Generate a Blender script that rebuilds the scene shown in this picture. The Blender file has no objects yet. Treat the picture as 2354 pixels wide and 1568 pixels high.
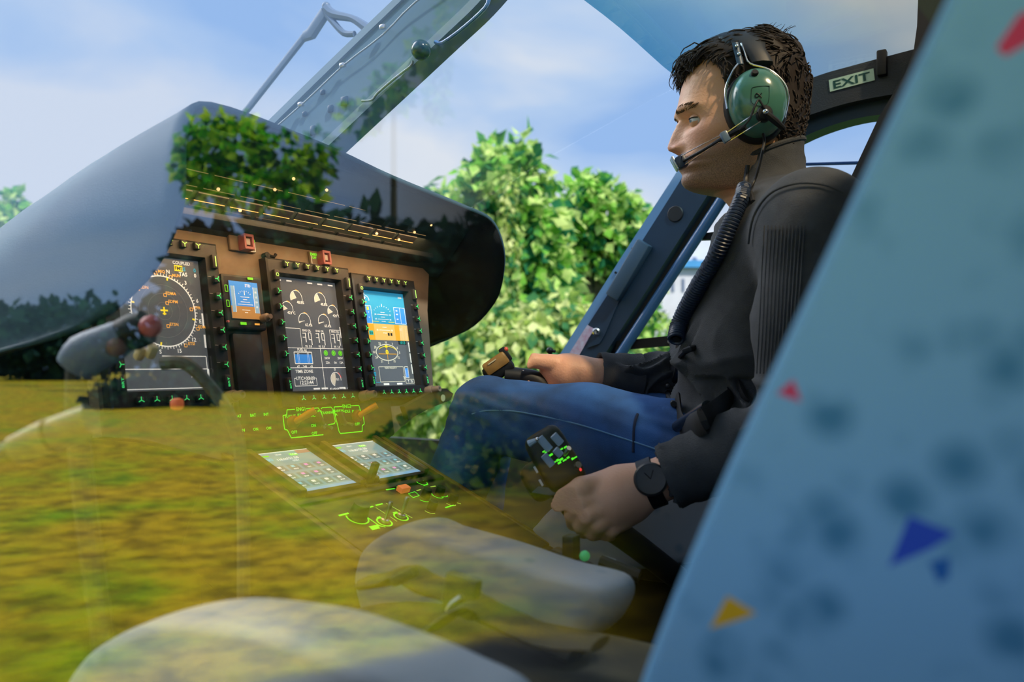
import bpy, bmesh, math, random
import numpy as np
from mathutils import Vector, Matrix
from mathutils.bvhtree import BVHTree

S = bpy.context.scene
COL = S.collection
W, H, FPX = 2354, 1568, 1900.0
TH, PITCH = math.radians(32), math.radians(1.6)
CAM = Vector((0, 0, 1.6))
FWD = Vector((-math.sin(TH) * math.cos(PITCH), math.cos(TH) * math.cos(PITCH), math.sin(PITCH)))
RGT = Vector((math.cos(TH), math.sin(TH), 0))
UPV = RGT.cross(FWD)

cam_data = bpy.data.cameras.new('camera')
cam = bpy.data.objects.new('camera', cam_data)
COL.objects.link(cam)
cam.location = CAM
cam.rotation_euler = Matrix((RGT, UPV, -FWD)).transposed().to_euler()
cam_data.sensor_width = 36
cam_data.lens = FPX * 36 / W
cam_data.clip_start = 0.02
cam_data.clip_end = 500
cam_data.dof.use_dof = True
cam_data.dof.focus_distance = 1.42
cam_data.dof.aperture_fstop = 4.0
S.camera = cam


def ray(px, py):
    return FWD + RGT * ((px - W / 2) / FPX) + UPV * ((H / 2 - py) / FPX)


def P(px, py, t):                      # the point at optical depth t
    return CAM + ray(px, py) * t


def PX(px, py, x):
    d = ray(px, py)
    return CAM + d * (x / d.x)


def PY(px, py, y):
    d = ray(px, py)
    return CAM + d * (y / d.y)


def PZ(px, py, z):
    d = ray(px, py)
    return CAM + d * ((z - 1.6) / d.z)


def PP(px, py, co, no):                # on a plane
    d = ray(px, py)
    return CAM + d * ((Vector(co) - CAM).dot(no) / d.dot(no))


def PROJ(p):
    v = Vector(p) - CAM
    t = v.dot(FWD)
    return (W / 2 + FPX * v.dot(RGT) / t, H / 2 - FPX * v.dot(UPV) / t, t)


# ------------------------------------------------------------------ materials
MATS = {}


def lin(c):
    return tuple(((v / 255) / 12.92 if v / 255 <= 0.04045 else ((v / 255 + 0.055) / 1.055) ** 2.4) for v in c)


def mat(name, col, rough=0.5, metal=0.0, emit=0.0, noise=0.0, nscale=20.0, bump=0.0, bscale=60.0,
        spec=0.5, sss=0.0, wave=0.0, wscale=200.0, wdir='Z', col2=None):
    if name in MATS:
        return MATS[name]
    m = bpy.data.materials.new(name)
    m.use_nodes = True
    nt = m.node_tree
    b = nt.nodes['Principled BSDF']
    col = tuple(col) + (1,)
    b.inputs['Base Color'].default_value = col
    b.inputs['Roughness'].default_value = rough
    b.inputs['Metallic'].default_value = metal
    b.inputs['Specular IOR Level'].default_value = spec
    if emit:
        b.inputs['Emission Color'].default_value = col
        b.inputs['Emission Strength'].default_value = emit
    if sss:
        b.inputs['Subsurface Weight'].default_value = sss
        b.inputs['Subsurface Radius'].default_value = (0.01, 0.004, 0.002)
    if noise or bump or wave:
        tc = nt.nodes.new('ShaderNodeTexCoord')
    if noise:
        n = nt.nodes.new('ShaderNodeTexNoise')
        n.inputs['Scale'].default_value = nscale
        n.inputs['Detail'].default_value = 4
        nt.links.new(tc.outputs['Object'], n.inputs['Vector'])
        mx = nt.nodes.new('ShaderNodeMix')
        mx.data_type = 'RGBA'
        c2 = tuple(col2) if col2 else tuple(v * (1 - noise) for v in col[:3])
        mx.inputs['A'].default_value = c2 + (1,)
        mx.inputs['B'].default_value = col if col2 else tuple(min(1, v * (1 + noise)) for v in col[:3]) + (1,)
        mr = nt.nodes.new('ShaderNodeMapRange')
        mr.inputs['From Min'].default_value = 0.35
        mr.inputs['From Max'].default_value = 0.65
        nt.links.new(n.outputs['Fac'], mr.inputs['Value'])
        nt.links.new(mr.outputs['Result'], mx.inputs['Factor'])
        nt.links.new(mx.outputs['Result'], b.inputs['Base Color'])
    if bump or wave:
        bp = nt.nodes.new('ShaderNodeBump')
        bp.inputs['Strength'].default_value = 1.0
        if wave:
            t = nt.nodes.new('ShaderNodeTexWave')
            t.bands_direction = wdir
            t.inputs['Scale'].default_value = wscale
            t.inputs['Distortion'].default_value = 0.6
            bp.inputs['Distance'].default_value = wave
            nt.links.new(tc.outputs['Object'], t.inputs['Vector'])
            nt.links.new(t.outputs['Fac'], bp.inputs['Height'])
        else:
            t = nt.nodes.new('ShaderNodeTexNoise')
            t.inputs['Scale'].default_value = bscale
            t.inputs['Detail'].default_value = 5
            bp.inputs['Distance'].default_value = bump
            nt.links.new(tc.outputs['Object'], t.inputs['Vector'])
            nt.links.new(t.outputs['Fac'], bp.inputs['Height'])
        nt.links.new(bp.outputs['Normal'], b.inputs['Normal'])
    MATS[name] = m
    return m


def glass_mat(name, refl, tint=(1, 1, 1)):
    m = bpy.data.materials.new(name)
    m.use_nodes = True
    nt = m.node_tree
    nt.nodes.remove(nt.nodes['Principled BSDF'])
    out = nt.nodes['Material Output']
    t = nt.nodes.new('ShaderNodeBsdfTransparent')
    t.inputs['Color'].default_value = tuple(tint) + (1,)
    g = nt.nodes.new('ShaderNodeBsdfGlossy')
    g.inputs['Roughness'].default_value = 0.0
    g.inputs['Color'].default_value = (1, 1, 1, 1)
    mx = nt.nodes.new('ShaderNodeMixShader')
    mx.inputs[0].default_value = refl
    nt.links.new(t.outputs[0], mx.inputs[1])
    nt.links.new(g.outputs[0], mx.inputs[2])
    nt.links.new(mx.outputs[0], out.inputs['Surface'])
    return m


# ------------------------------------------------------------------ mesh builder
class MB:
    def __init__(s):
        s.v, s.f, s.mi = [], [], []
        s.cur = 0

    def add(s, vs, fs):
        b = len(s.v)
        s.v += [tuple(v) for v in vs]
        s.f += [tuple(b + i for i in f) for f in fs]
        s.mi += [s.cur] * len(fs)
        return s

    def bm(s, bm):
        bm.verts.ensure_lookup_table()
        bm.verts.index_update()
        s.add([v.co.copy() for v in bm.verts], [[v.index for v in f.verts] for f in bm.faces])
        bm.free()
        return s

    def box(s, c, d, bev=0.0, M=None, seg=2):
        bm = bmesh.new()
        bmesh.ops.create_cube(bm, size=1)
        bmesh.ops.scale(bm, vec=d, verts=bm.verts)
        if bev:
            bmesh.ops.bevel(bm, geom=list(bm.edges), offset=min(bev, 0.49 * min(d)), segments=seg, affect='EDGES', profile=0.5)
        if M is not None:
            bmesh.ops.transform(bm, matrix=M, verts=bm.verts)
        bmesh.ops.translate(bm, vec=c, verts=bm.verts)
        return s.bm(bm)

    def tube(s, pts, r, seg=10, closed=False, cap=True, smooth=0, flat=None):
        pts = [Vector(p) for p in pts]
        rs = list(r) if hasattr(r, '__len__') else [r] * len(pts)
        if smooth:
            pts, rs = spline(pts, smooth, closed, rs)
        n = len(pts)
        T = []
        for i in range(n):
            if closed:
                d = pts[(i + 1) % n] - pts[i - 1]
            else:
                d = pts[min(i + 1, n - 1)] - pts[max(i - 1, 0)]
            T.append(d.normalized() if d.length > 1e-9 else Vector((0, 0, 1)))
        ref = Vector((0, 0, 1)) if abs(T[0].z) < 0.9 else Vector((1, 0, 0))
        if flat is not None:
            ref = Vector(flat[0])
        u = (ref - T[0] * ref.dot(T[0])).normalized()
        vs, fs = [], []
        for i in range(n):
            if flat is not None:
                u = ref - T[i] * ref.dot(T[i])
            else:
                u = u - T[i] * u.dot(T[i])
            u.normalize()
            w = T[i].cross(u)
            kx, ky = (1, 1) if flat is None else (flat[1], flat[2])
            for k in range(seg):
                a = 2 * math.pi * k / seg
                vs.append(pts[i] + (u * math.cos(a) * kx + w * math.sin(a) * ky) * rs[i])
        m = n if closed else n - 1
        for i in range(m):
            for k in range(seg):
                a, b = i * seg, ((i + 1) % n) * seg
                fs.append((a + k, a + (k + 1) % seg, b + (k + 1) % seg, b + k))
        if cap and not closed:
            fs.append(tuple(range(seg))[::-1])
            fs.append(tuple((n - 1) * seg + k for k in range(seg)))
        return s.add(vs, fs)

    def lathe(s, prof, co=(0, 0, 0), axis=(0, 0, 1), seg=24, ref=None):
        ax = Vector(axis).normalized()
        r0 = Vector(ref) if ref is not None else (Vector((1, 0, 0)) if abs(ax.x) < 0.9 else Vector((0, 1, 0)))
        u = (r0 - ax * r0.dot(ax)).normalized()
        w = ax.cross(u)
        co = Vector(co)
        vs, fs = [], []
        for r, h in prof:
            for k in range(seg):
                a = 2 * math.pi * k / seg
                vs.append(co + ax * h + (u * math.cos(a) + w * math.sin(a)) * r)
        for i in range(len(prof) - 1):
            for k in range(seg):
                a, b = i * seg, (i + 1) * seg
                fs.append((a + k, a + (k + 1) % seg, b + (k + 1) % seg, b + k))
        if prof[0][0] > 1e-6:
            fs.append(tuple(range(seg))[::-1])
        if prof[-1][0] > 1e-6:
            fs.append(tuple((len(prof) - 1) * seg + k for k in range(seg)))
        return s.add(vs, fs)

    def prism(s, poly, off):
        n = len(poly)
        off = Vector(off)
        a = [Vector(p) for p in poly]
        vs = a + [p + off for p in a]
        fs = [tuple(range(n))[::-1], tuple(range(n, 2 * n))]
        fs += [(i, (i + 1) % n, n + (i + 1) % n, n + i) for i in range(n)]
        return s.add(vs, fs)

    def loft(s, secs, closed_u=False, cap=False):
        n = len(secs[0])
        vs = [p for sec in secs for p in sec]
        fs = []
        for i in range(len(secs) - 1):
            for k in range(n if closed_u else n - 1):
                a, b = i * n, (i + 1) * n
                fs.append((a + k, a + (k + 1) % n, b + (k + 1) % n, b + k))
        if cap:
            fs.append(tuple(range(n))[::-1])
            fs.append(tuple((len(secs) - 1) * n + k for k in range(n)))
        return s.add(vs, fs)

    def ico(s, c, r, sub=2, sc=(1, 1, 1), M=None):
        bm = bmesh.new()
        bmesh.ops.create_icosphere(bm, subdivisions=sub, radius=r)
        bmesh.ops.scale(bm, vec=sc, verts=bm.verts)
        if M is not None:
            bmesh.ops.transform(bm, matrix=M, verts=bm.verts)
        bmesh.ops.translate(bm, vec=c, verts=bm.verts)
        return s.bm(bm)

    def build(s, name, m, parent=None, smooth=True, angle=35, local=False, recalc=True):
        me = bpy.data.meshes.new(name)
        vs = s.v
        if parent is not None and not local:
            inv = parent_matrix(parent).inverted()
            vs = [tuple(inv @ Vector(v)) for v in vs]
        me.from_pydata([tuple(v) for v in vs], [], s.f)
        ms = m if isinstance(m, (list, tuple)) else [m]
        for k in ms:
            me.materials.append(k)
        if len(ms) > 1:
            me.polygons.foreach_set('material_index', s.mi)
        if recalc:
            bm = bmesh.new()
            bm.from_mesh(me)
            bmesh.ops.recalc_face_normals(bm, faces=bm.faces)
            bm.to_mesh(me)
            bm.free()
        if smooth:
            me.polygons.foreach_set('use_smooth', [True] * len(me.polygons))
            me.set_sharp_from_angle(angle=math.radians(angle))
        me.update()
        o = bpy.data.objects.new(name, me)
        COL.objects.link(o)
        if parent is not None:
            o.parent = parent
        return o


def parent_matrix(o):
    M = o.matrix_basis.copy()
    while o.parent is not None:
        o = o.parent
        M = o.matrix_basis @ M
    return M


def spline(pts, k, closed=False, rs=None):
    """Catmull-Rom, k points per span"""
    pts = [Vector(p) for p in pts]
    n = len(pts)
    out, ro = [], []
    for i in range(n if closed else n - 1):
        def g(j):
            return pts[j % n] if closed else pts[max(0, min(n - 1, j))]
        a, b, c, d = g(i - 1), g(i), g(i + 1), g(i + 2)
        for q in range(k):
            t = q / k
            out.append(0.5 * ((2 * b) + (c - a) * t + (2 * a - 5 * b + 4 * c - d) * t * t + (3 * b - a - 3 * c + d) * t ** 3))
            if rs is not None:
                ro.append(rs[i] * (1 - t) + rs[(i + 1) % n] * t)
    if not closed:
        out.append(pts[-1])
        if rs is not None:
            ro.append(rs[-1])
    return (out, ro) if rs is not None else out


def tag(o, label=None, cat=None, group=None, kind=None):
    if label:
        o['label'] = label
    if cat:
        o['category'] = cat
    if group:
        o['group'] = group
    if kind:
        o['kind'] = kind
    return o


def thing(name, label, cat, loc=(0, 0, 0), group=None, kind=None, M=None):
    o = bpy.data.objects.new(name, None)
    COL.objects.link(o)
    o.empty_display_size = 0.05
    if M is not None:
        o.matrix_basis = M
    else:
        o.location = loc
    return tag(o, label, cat, group, kind)


def copy_tree(o, parent=None):
    c = o.copy()
    COL.objects.link(c)
    if parent is not None:
        c.parent = parent
    for ch in list(o.children):
        copy_tree(ch, c)
    return c


def interp(x, tab):
    xs, ys = zip(*sorted(tab))
    return np.interp(x, xs, ys)


# smooth interpolation through a table (cosine-free monotone: plain cubic via np on dense linear + blur)
def sinterp(x, tab, blur=0.0):
    xs, ys = zip(*sorted(tab))
    if not blur:
        return np.interp(x, xs, ys)
    acc = 0
    wsum = 0
    for k in np.linspace(-2, 2, 9):
        w = math.exp(-k * k / 2)
        acc = acc + w * np.interp(np.asarray(x) + k * blur, xs, ys)
        wsum += w
    return acc / wsum


# ------------------------------------------------------------------ distance-field bodies
class SDF:
    def __init__(s, lo, hi, h):
        s.lo = np.array(lo, float)
        s.h = h
        s.n = np.ceil((np.array(hi) - s.lo) / h).astype(int) + 1
        s.g = np.full(tuple(s.n), 0.3, np.float32)

    def _win(s, lo, hi):
        a = np.maximum(np.floor((np.array(lo) - s.lo) / s.h).astype(int), 0)
        b = np.minimum(np.ceil((np.array(hi) - s.lo) / s.h).astype(int) + 1, s.n)
        if (b <= a).any():
            return None
        sl = tuple(slice(a[i], b[i]) for i in range(3))
        ax = [s.lo[i] + s.h * np.arange(a[i], b[i]) for i in range(3)]
        X, Y, Z = np.meshgrid(*ax, indexing='ij', sparse=True)
        return sl, X, Y, Z

    def _mix(s, sl, d, k):
        d = d.astype(np.float32)
        g = s.g[sl]
        if k > 0:
            h = np.clip(0.5 + 0.5 * (g - d) / k, 0, 1)
            s.g[sl] = g * (1 - h) + d * h - k * h * (1 - h)
        else:
            s.g[sl] = np.minimum(g, d)

    def cone(s, a, b, ra, rb, k=0.02, sq=(1, 1, 1)):
        a, b = np.array(a, float), np.array(b, float)
        pad = max(ra, rb) / min(sq) + k * 2 + 4 * s.h
        w = s._win(np.minimum(a, b) - pad, np.maximum(a, b) + pad)
        if w is None:
            return s
        sl, X, Y, Z = w
        sq = np.array(sq, float)
        ba = (b - a) * sq
        L2 = max((ba * ba).sum(), 1e-9)
        px, py, pz = (X - a[0]) * sq[0], (Y - a[1]) * sq[1], (Z - a[2]) * sq[2]
        t = np.clip((px * ba[0] + py * ba[1] + pz * ba[2]) / L2, 0, 1)
        d = np.sqrt((px - t * ba[0]) ** 2 + (py - t * ba[1]) ** 2 + (pz - t * ba[2]) ** 2) - (ra + (rb - ra) * t)
        s._mix(sl, d, k)
        return s

    def chain(s, pts, rs, k=0.01, sq=(1, 1, 1)):
        for i in range(len(pts) - 1):
            s.cone(pts[i], pts[i + 1], rs[i], rs[i + 1], k, sq)
        return s

    def ell(s, c, r, k=0.02, R=None):
        c, r = np.array(c, float), np.array(r, float)
        pad = r.max() + 2 * k + 4 * s.h
        w = s._win(c - pad, c + pad)
        if w is None:
            return s
        sl, X, Y, Z = w
        x, y, z = X - c[0], Y - c[1], Z - c[2]
        if R is not None:
            R = np.array(R)
            x, y, z = (R[0, 0] * x + R[1, 0] * y + R[2, 0] * z, R[0, 1] * x + R[1, 1] * y + R[2, 1] * z,
                       R[0, 2] * x + R[1, 2] * y + R[2, 2] * z)
        q = np.sqrt((x / r[0]) ** 2 + (y / r[1]) ** 2 + (z / r[2]) ** 2)
        d = (q - 1) * r.min() * np.where(q < 1, 1.0, 1.0)
        q2 = np.sqrt((x / r[0] ** 2) ** 2 + (y / r[1] ** 2) ** 2 + (z / r[2] ** 2) ** 2) + 1e-9
        d = q * (q - 1) / q2
        s._mix(sl, d, k)
        return s

    def cut(s, co, no, k=0.0):
        """remove what lies on the side the normal points to"""
        sl, X, Y, Z = s._win(s.lo, s.lo + s.h * s.n)
        d = (X - co[0]) * no[0] + (Y - co[1]) * no[1] + (Z - co[2]) * no[2]
        s.g = np.maximum(s.g, d.astype(np.float32))
        return s

    def mesh(s, iso=0.0):
        import openvdb
        g = np.clip(s.g, -6 * s.h, 6 * s.h)
        fg = openvdb.FloatGrid(6 * s.h)
        fg.copyFromArray(np.ascontiguousarray(g))
        p, q = fg.convertToQuads(isovalue=iso)
        p = np.asarray(p, float) * s.h + s.lo
        return p, np.asarray(q)[:, ::-1]


def smooth_pts(p, q, it=2, lam=0.5):
    e = np.concatenate([q[:, [0, 1]], q[:, [1, 2]], q[:, [2, 3]], q[:, [3, 0]]])
    e = np.concatenate([e, e[:, ::-1]])
    cnt = np.bincount(e[:, 0], minlength=len(p)).astype(float)[:, None]
    for _ in range(it):
        acc = np.zeros_like(p)
        for i in range(3):
            acc[:, i] = np.bincount(e[:, 0], weights=p[e[:, 1], i], minlength=len(p))
        p = p + lam * (acc / np.maximum(cnt, 1) - p)
    return p


def normals_of(p, q):
    n = np.cross(p[q[:, 2]] - p[q[:, 0]], p[q[:, 3]] - p[q[:, 1]])
    out = np.zeros_like(p)
    for k in range(4):
        for i in range(3):
            out[:, i] += np.bincount(q[:, k], weights=n[:, i], minlength=len(p))
    return out / (np.linalg.norm(out, axis=1, keepdims=True) + 1e-12)


def np_obj(name, p, q, m, parent=None):
    mb = MB()
    mb.v = [tuple(x) for x in p]
    mb.f = [tuple(int(i) for i in x) for x in q]
    mb.mi = [0] * len(mb.f)
    return mb.build(name, m, parent, angle=180)


def bvh_of(*objs):
    vs, fs = [], []
    for o in objs:
        M = parent_matrix(o)
        b = len(vs)
        vs += [M @ v.co for v in o.data.vertices]
        fs += [tuple(b + i for i in p.vertices) for p in o.data.polygons]
    return BVHTree.FromPolygons(vs, fs)


def hit(bvh, px, py, off=0.0, dflt=None):
    d = ray(px, py).normalized()
    co, no, _, dist = bvh.ray_cast(CAM, d)
    if co is None:
        return dflt
    if no.dot(d) > 0:
        no = -no
    return co + no * off


# ------------------------------------------------------------------ flat graphics and lettering in a local plane
_TXT = {}


def text_geo(s, bold=False):
    key = s
    if key in _TXT:
        return _TXT[key]
    cu = bpy.data.curves.new('t', 'FONT')
    cu.body = s
    cu.size = 1.0
    cu.resolution_u = 2
    cu.offset = 0.02
    o = bpy.data.objects.new('t', cu)
    COL.objects.link(o)
    dg = bpy.context.evaluated_depsgraph_get()
    me = bpy.data.meshes.new_from_object(o.evaluated_get(dg))
    vs = [(v.co.x, v.co.y) for v in me.vertices]
    fs = [tuple(p.vertices) for p in me.polygons]
    bpy.data.objects.remove(o)
    bpy.data.curves.remove(cu)
    bpy.data.meshes.remove(me)
    xs = [v[0] for v in vs] or [0]
    ys = [v[1] for v in vs] or [0]
    _TXT[key] = (vs, fs, min(xs), max(xs), min(ys), max(ys))
    return _TXT[key]


class Draw:
    """flat emissive or painted marks in a plane: x right, y up, at height z"""

    def __init__(s, mats, z=0.0):
        s.mb = MB()
        s.mats = mats
        s.keys = list(mats)
        s.z = z

    def _c(s, c):
        s.mb.cur = s.keys.index(c)

    def line(s, pts, w=0.0008, c='white', z=0):
        s._c(c)
        w *= 1.2
        for (x0, y0), (x1, y1) in zip(pts, pts[1:]):
            dx, dy = x1 - x0, y1 - y0
            L = math.hypot(dx, dy) or 1e-9
            nx, ny = -dy / L * w / 2, dx / L * w / 2
            Z = s.z + z
            s.mb.add([(x0 + nx, y0 + ny, Z), (x0 - nx, y0 - ny, Z), (x1 - nx, y1 - ny, Z), (x1 + nx, y1 + ny, Z)], [(0, 1, 2, 3)])
        return s

    def rect(s, x0, y0, x1, y1, c='white', z=0):
        s._c(c)
        Z = s.z + z
        s.mb.add([(x0, y0, Z), (x1, y0, Z), (x1, y1, Z), (x0, y1, Z)], [(0, 1, 2, 3)])
        return s

    def frame(s, x0, y0, x1, y1, w=0.0008, c='white', z=0):
        return s.line([(x0, y0), (x1, y0), (x1, y1), (x0, y1), (x0, y0)], w, c, z)

    def arc(s, cx, cy, r, a0=0, a1=360, w=0.0008, c='white', ry=None, n=None, z=0):
        n = n or max(6, int(abs(a1 - a0) / 10))
        ry = ry or r
        pts = [(cx + r * math.cos(math.radians(a0 + (a1 - a0) * i / n)), cy + ry * math.sin(math.radians(a0 + (a1 - a0) * i / n))) for i in range(n + 1)]
        return s.line(pts, w, c, z)

    def pie(s, cx, cy, r, a0, a1, c='white', z=0):
        s._c(c)
        n = 12
        Z = s.z + z
        vs = [(cx, cy, Z)] + [(cx + r * math.cos(math.radians(a0 + (a1 - a0) * i / n)), cy + r * math.sin(math.radians(a0 + (a1 - a0) * i / n)), Z) for i in range(n + 1)]
        s.mb.add(vs, [(0, i + 1, i + 2) for i in range(n)])
        return s

    def text(s, t, x, y, h, c='white', align='c', z=0, rot=0, sx=1.0):
        s._c(c)
        vs, fs, x0, x1, y0, y1 = text_geo(t)
        k = h * 1.05 / 0.7
        ox = {'c': (x0 + x1) / 2, 'l': x0, 'r': x1}[align]
        ca, sa = math.cos(math.radians(rot)), math.sin(math.radians(rot))
        Z = s.z + z
        o = []
        for a, b in vs:
            a, b = (a - ox) * k * sx, (b - 0.35) * k
            o.append((x + a * ca - b * sa, y + a * sa + b * ca, Z))
        s.mb.add(o, fs)
        return s

    def build(s, name, parent):
        return s.mb.build(name, [s.mats[k] for k in s.keys], parent, smooth=False, local=True, recalc=False)
# ------------------------------------------------------------------ sky and sun
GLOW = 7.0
wd = bpy.data.worlds.new('sky')
S.world = wd
wd.use_nodes = True
nt = wd.node_tree
bg = nt.nodes['Background']
tc = nt.nodes.new('ShaderNodeTexCoord')
mp = nt.nodes.new('ShaderNodeMapping')
mp.inputs['Scale'].default_value = (1.0, 1.0, 2.6)
mp.inputs['Location'].default_value = (3.1, 1.4, 0.2)
n1 = nt.nodes.new('ShaderNodeTexNoise')
n1.inputs['Scale'].default_value = 2.0
n1.inputs['Detail'].default_value = 5
n1.inputs['Roughness'].default_value = 0.45
n1.inputs['Distortion'].default_value = 0.3
cr = nt.nodes.new('ShaderNodeValToRGB')
e = cr.color_ramp.elements
e[0].position, e[0].color = 0.40, (0.31, 0.50, 0.85, 1)
e[1].position, e[1].color = 0.60, (0.74, 0.79, 0.87, 1)
x = cr.color_ramp.elements.new(0.5)
x.color = (0.46, 0.62, 0.88, 1)
nt.links.new(tc.outputs['Generated'], mp.inputs['Vector'])
nt.links.new(mp.outputs['Vector'], n1.inputs['Vector'])
nt.links.new(n1.outputs['Fac'], cr.inputs['Fac'])
# bright patch added to the sky, out of view, to light the pilot's face
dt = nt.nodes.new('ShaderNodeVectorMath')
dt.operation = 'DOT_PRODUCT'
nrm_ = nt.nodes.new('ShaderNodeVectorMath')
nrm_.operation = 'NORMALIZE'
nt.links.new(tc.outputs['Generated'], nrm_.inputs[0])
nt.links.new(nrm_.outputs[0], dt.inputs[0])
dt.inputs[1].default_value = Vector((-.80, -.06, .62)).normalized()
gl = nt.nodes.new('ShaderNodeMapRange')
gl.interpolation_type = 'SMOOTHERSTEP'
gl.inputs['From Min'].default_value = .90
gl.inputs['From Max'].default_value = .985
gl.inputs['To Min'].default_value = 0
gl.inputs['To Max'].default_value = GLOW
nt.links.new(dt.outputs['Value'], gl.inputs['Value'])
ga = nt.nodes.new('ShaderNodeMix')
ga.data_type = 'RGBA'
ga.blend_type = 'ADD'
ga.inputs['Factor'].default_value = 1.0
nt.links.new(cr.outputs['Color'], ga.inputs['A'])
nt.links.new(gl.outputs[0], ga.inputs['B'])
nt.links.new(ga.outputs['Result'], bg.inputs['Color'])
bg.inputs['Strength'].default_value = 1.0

sl = bpy.data.lights.new('sun', 'SUN')
sl.energy = 4.2
sl.angle = math.radians(3)
sl.color = (1.0, 0.93, 0.78)
so = bpy.data.objects.new('sun', sl)
COL.objects.link(so)
sd = Vector((-0.93, 0.40, -1.05)).normalized()
so.rotation_euler = sd.to_track_quat('-Z', 'Y').to_euler()

# ------------------------------------------------------------------ outdoors
rng = np.random.default_rng(7)
YP = 0.18                                # plane of the side window glass


def grass_mat():
    m = bpy.data.materials.new('meadow grass')
    m.use_nodes = True
    nt = m.node_tree
    b = nt.nodes['Principled BSDF']
    b.inputs['Roughness'].default_value = 0.9
    b.inputs['Specular IOR Level'].default_value = 0.1
    tc = nt.nodes.new('ShaderNodeTexCoord')
    n = nt.nodes.new('ShaderNodeTexNoise')
    n.inputs['Scale'].default_value = 0.55
    n.inputs['Detail'].default_value = 6
    n.inputs['Roughness'].default_value = 0.6
    r = nt.nodes.new('ShaderNodeValToRGB')
    el = r.color_ramp.elements
    el[0].position, el[0].color = 0.30, (0.20, 0.40, 0.006, 1)
    el[1].position, el[1].color = 0.70, (0.74, 0.54, 0.02, 1)
    for p_, c_ in ((0.40, (0.42, 0.47, 0.006, 1)), (0.50, (0.58, 0.46, 0.010, 1)), (0.60, (0.62, 0.42, 0.012, 1))):
        q = el.new(p_)
        q.color = c_
    nt.links.new(tc.outputs['Object'], n.inputs['Vector'])
    nt.links.new(n.outputs['Fac'], r.inputs['Fac'])
    n2 = nt.nodes.new('ShaderNodeTexNoise')
    n2.inputs['Scale'].default_value = 3.2
    n2.inputs['Detail'].default_value = 5
    nt.links.new(tc.outputs['Object'], n2.inputs['Vector'])
    mr = nt.nodes.new('ShaderNodeMapRange')
    mr.inputs['From Min'].default_value = 0.35
    mr.inputs['From Max'].default_value = 0.6
    mr.inputs['To Min'].default_value = 0.42
    nt.links.new(n2.outputs['Fac'], mr.inputs['Value'])
    mx = nt.nodes.new('ShaderNodeMix')
    mx.data_type = 'RGBA'
    mx.blend_type = 'MULTIPLY'
    mx.inputs['Factor'].default_value = 1.0
    nt.links.new(r.outputs['Color'], mx.inputs['A'])
    nt.links.new(mr.outputs['Result'], mx.inputs['B'])
    dim_ground = nt.nodes.new('ShaderNodeMix')          # darker green ground added on the far side to cut yellow bounce light
    dim_ground.data_type = 'RGBA'
    sy = nt.nodes.new('ShaderNodeSeparateXYZ')
    nt.links.new(tc.outputs['Object'], sy.inputs[0])
    my = nt.nodes.new('ShaderNodeMapRange')
    my.inputs['From Min'].default_value = 0.2
    my.inputs['From Max'].default_value = 2.0
    nt.links.new(sy.outputs['Y'], my.inputs['Value'])
    nt.links.new(my.outputs[0], dim_ground.inputs['Factor'])
    nt.links.new(mx.outputs['Result'], dim_ground.inputs['A'])
    dim_ground.inputs['B'].default_value = (0.035, 0.085, 0.02, 1)
    mx = dim_ground
    nt.links.new(mx.outputs['Result'], b.inputs['Base Color'])
    bp = nt.nodes.new('ShaderNodeBump')
    bp.inputs['Distance'].default_value = 0.12
    nt.links.new(n2.outputs['Fac'], bp.inputs['Height'])
    nt.links.new(bp.outputs['Normal'], b.inputs['Normal'])
    return m


def leaf_mat(name, c1, c2, c3, sc=1.3, trans=0.35):
    m = bpy.data.materials.new(name)
    m.use_nodes = True
    nt = m.node_tree
    out = nt.nodes['Material Output']
    nt.nodes.remove(nt.nodes['Principled BSDF'])
    tc = nt.nodes.new('ShaderNodeTexCoord')
    n = nt.nodes.new('ShaderNodeTexNoise')
    n.inputs['Scale'].default_value = sc
    n.inputs['Detail'].default_value = 8
    n.inputs['Roughness'].default_value = 0.75
    nt.links.new(tc.outputs['Object'], n.inputs['Vector'])
    r = nt.nodes.new('ShaderNodeValToRGB')
    el = r.color_ramp.elements
    el[0].position, el[0].color = 0.36, tuple(c1) + (1,)
    el[1].position, el[1].color = 0.62, tuple(c3) + (1,)
    q = el.new(0.48)
    q.color = tuple(c2) + (1,)
    ta = nt.nodes.new('ShaderNodeAttribute')
    ta.attribute_name = 'tone'
    ma = nt.nodes.new('ShaderNodeMath')
    ma.operation = 'MULTIPLY_ADD'
    ma.inputs[1].default_value = 0.42
    nt.links.new(ta.outputs['Fac'], ma.inputs[0])
    mb_ = nt.nodes.new('ShaderNodeMath')
    mb_.operation = 'MULTIPLY_ADD'
    mb_.inputs[1].default_value = 0.7
    mb_.inputs[2].default_value = -0.06
    nt.links.new(n.outputs['Fac'], mb_.inputs[0])
    nt.links.new(mb_.outputs[0], ma.inputs[2])
    nt.links.new(ma.outputs[0], r.inputs['Fac'])
    d = nt.nodes.new('ShaderNodeBsdfDiffuse')
    t = nt.nodes.new('ShaderNodeBsdfTranslucent')
    nt.links.new(r.outputs['Color'], d.inputs['Color'])
    nt.links.new(r.outputs['Color'], t.inputs['Color'])
    mx = nt.nodes.new('ShaderNodeMixShader')
    mx.inputs[0].default_value = trans
    nt.links.new(d.outputs[0], mx.inputs[1])
    nt.links.new(t.outputs[0], mx.inputs[2])
    nt.links.new(mx.outputs[0], out.inputs['Surface'])
    return m


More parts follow.
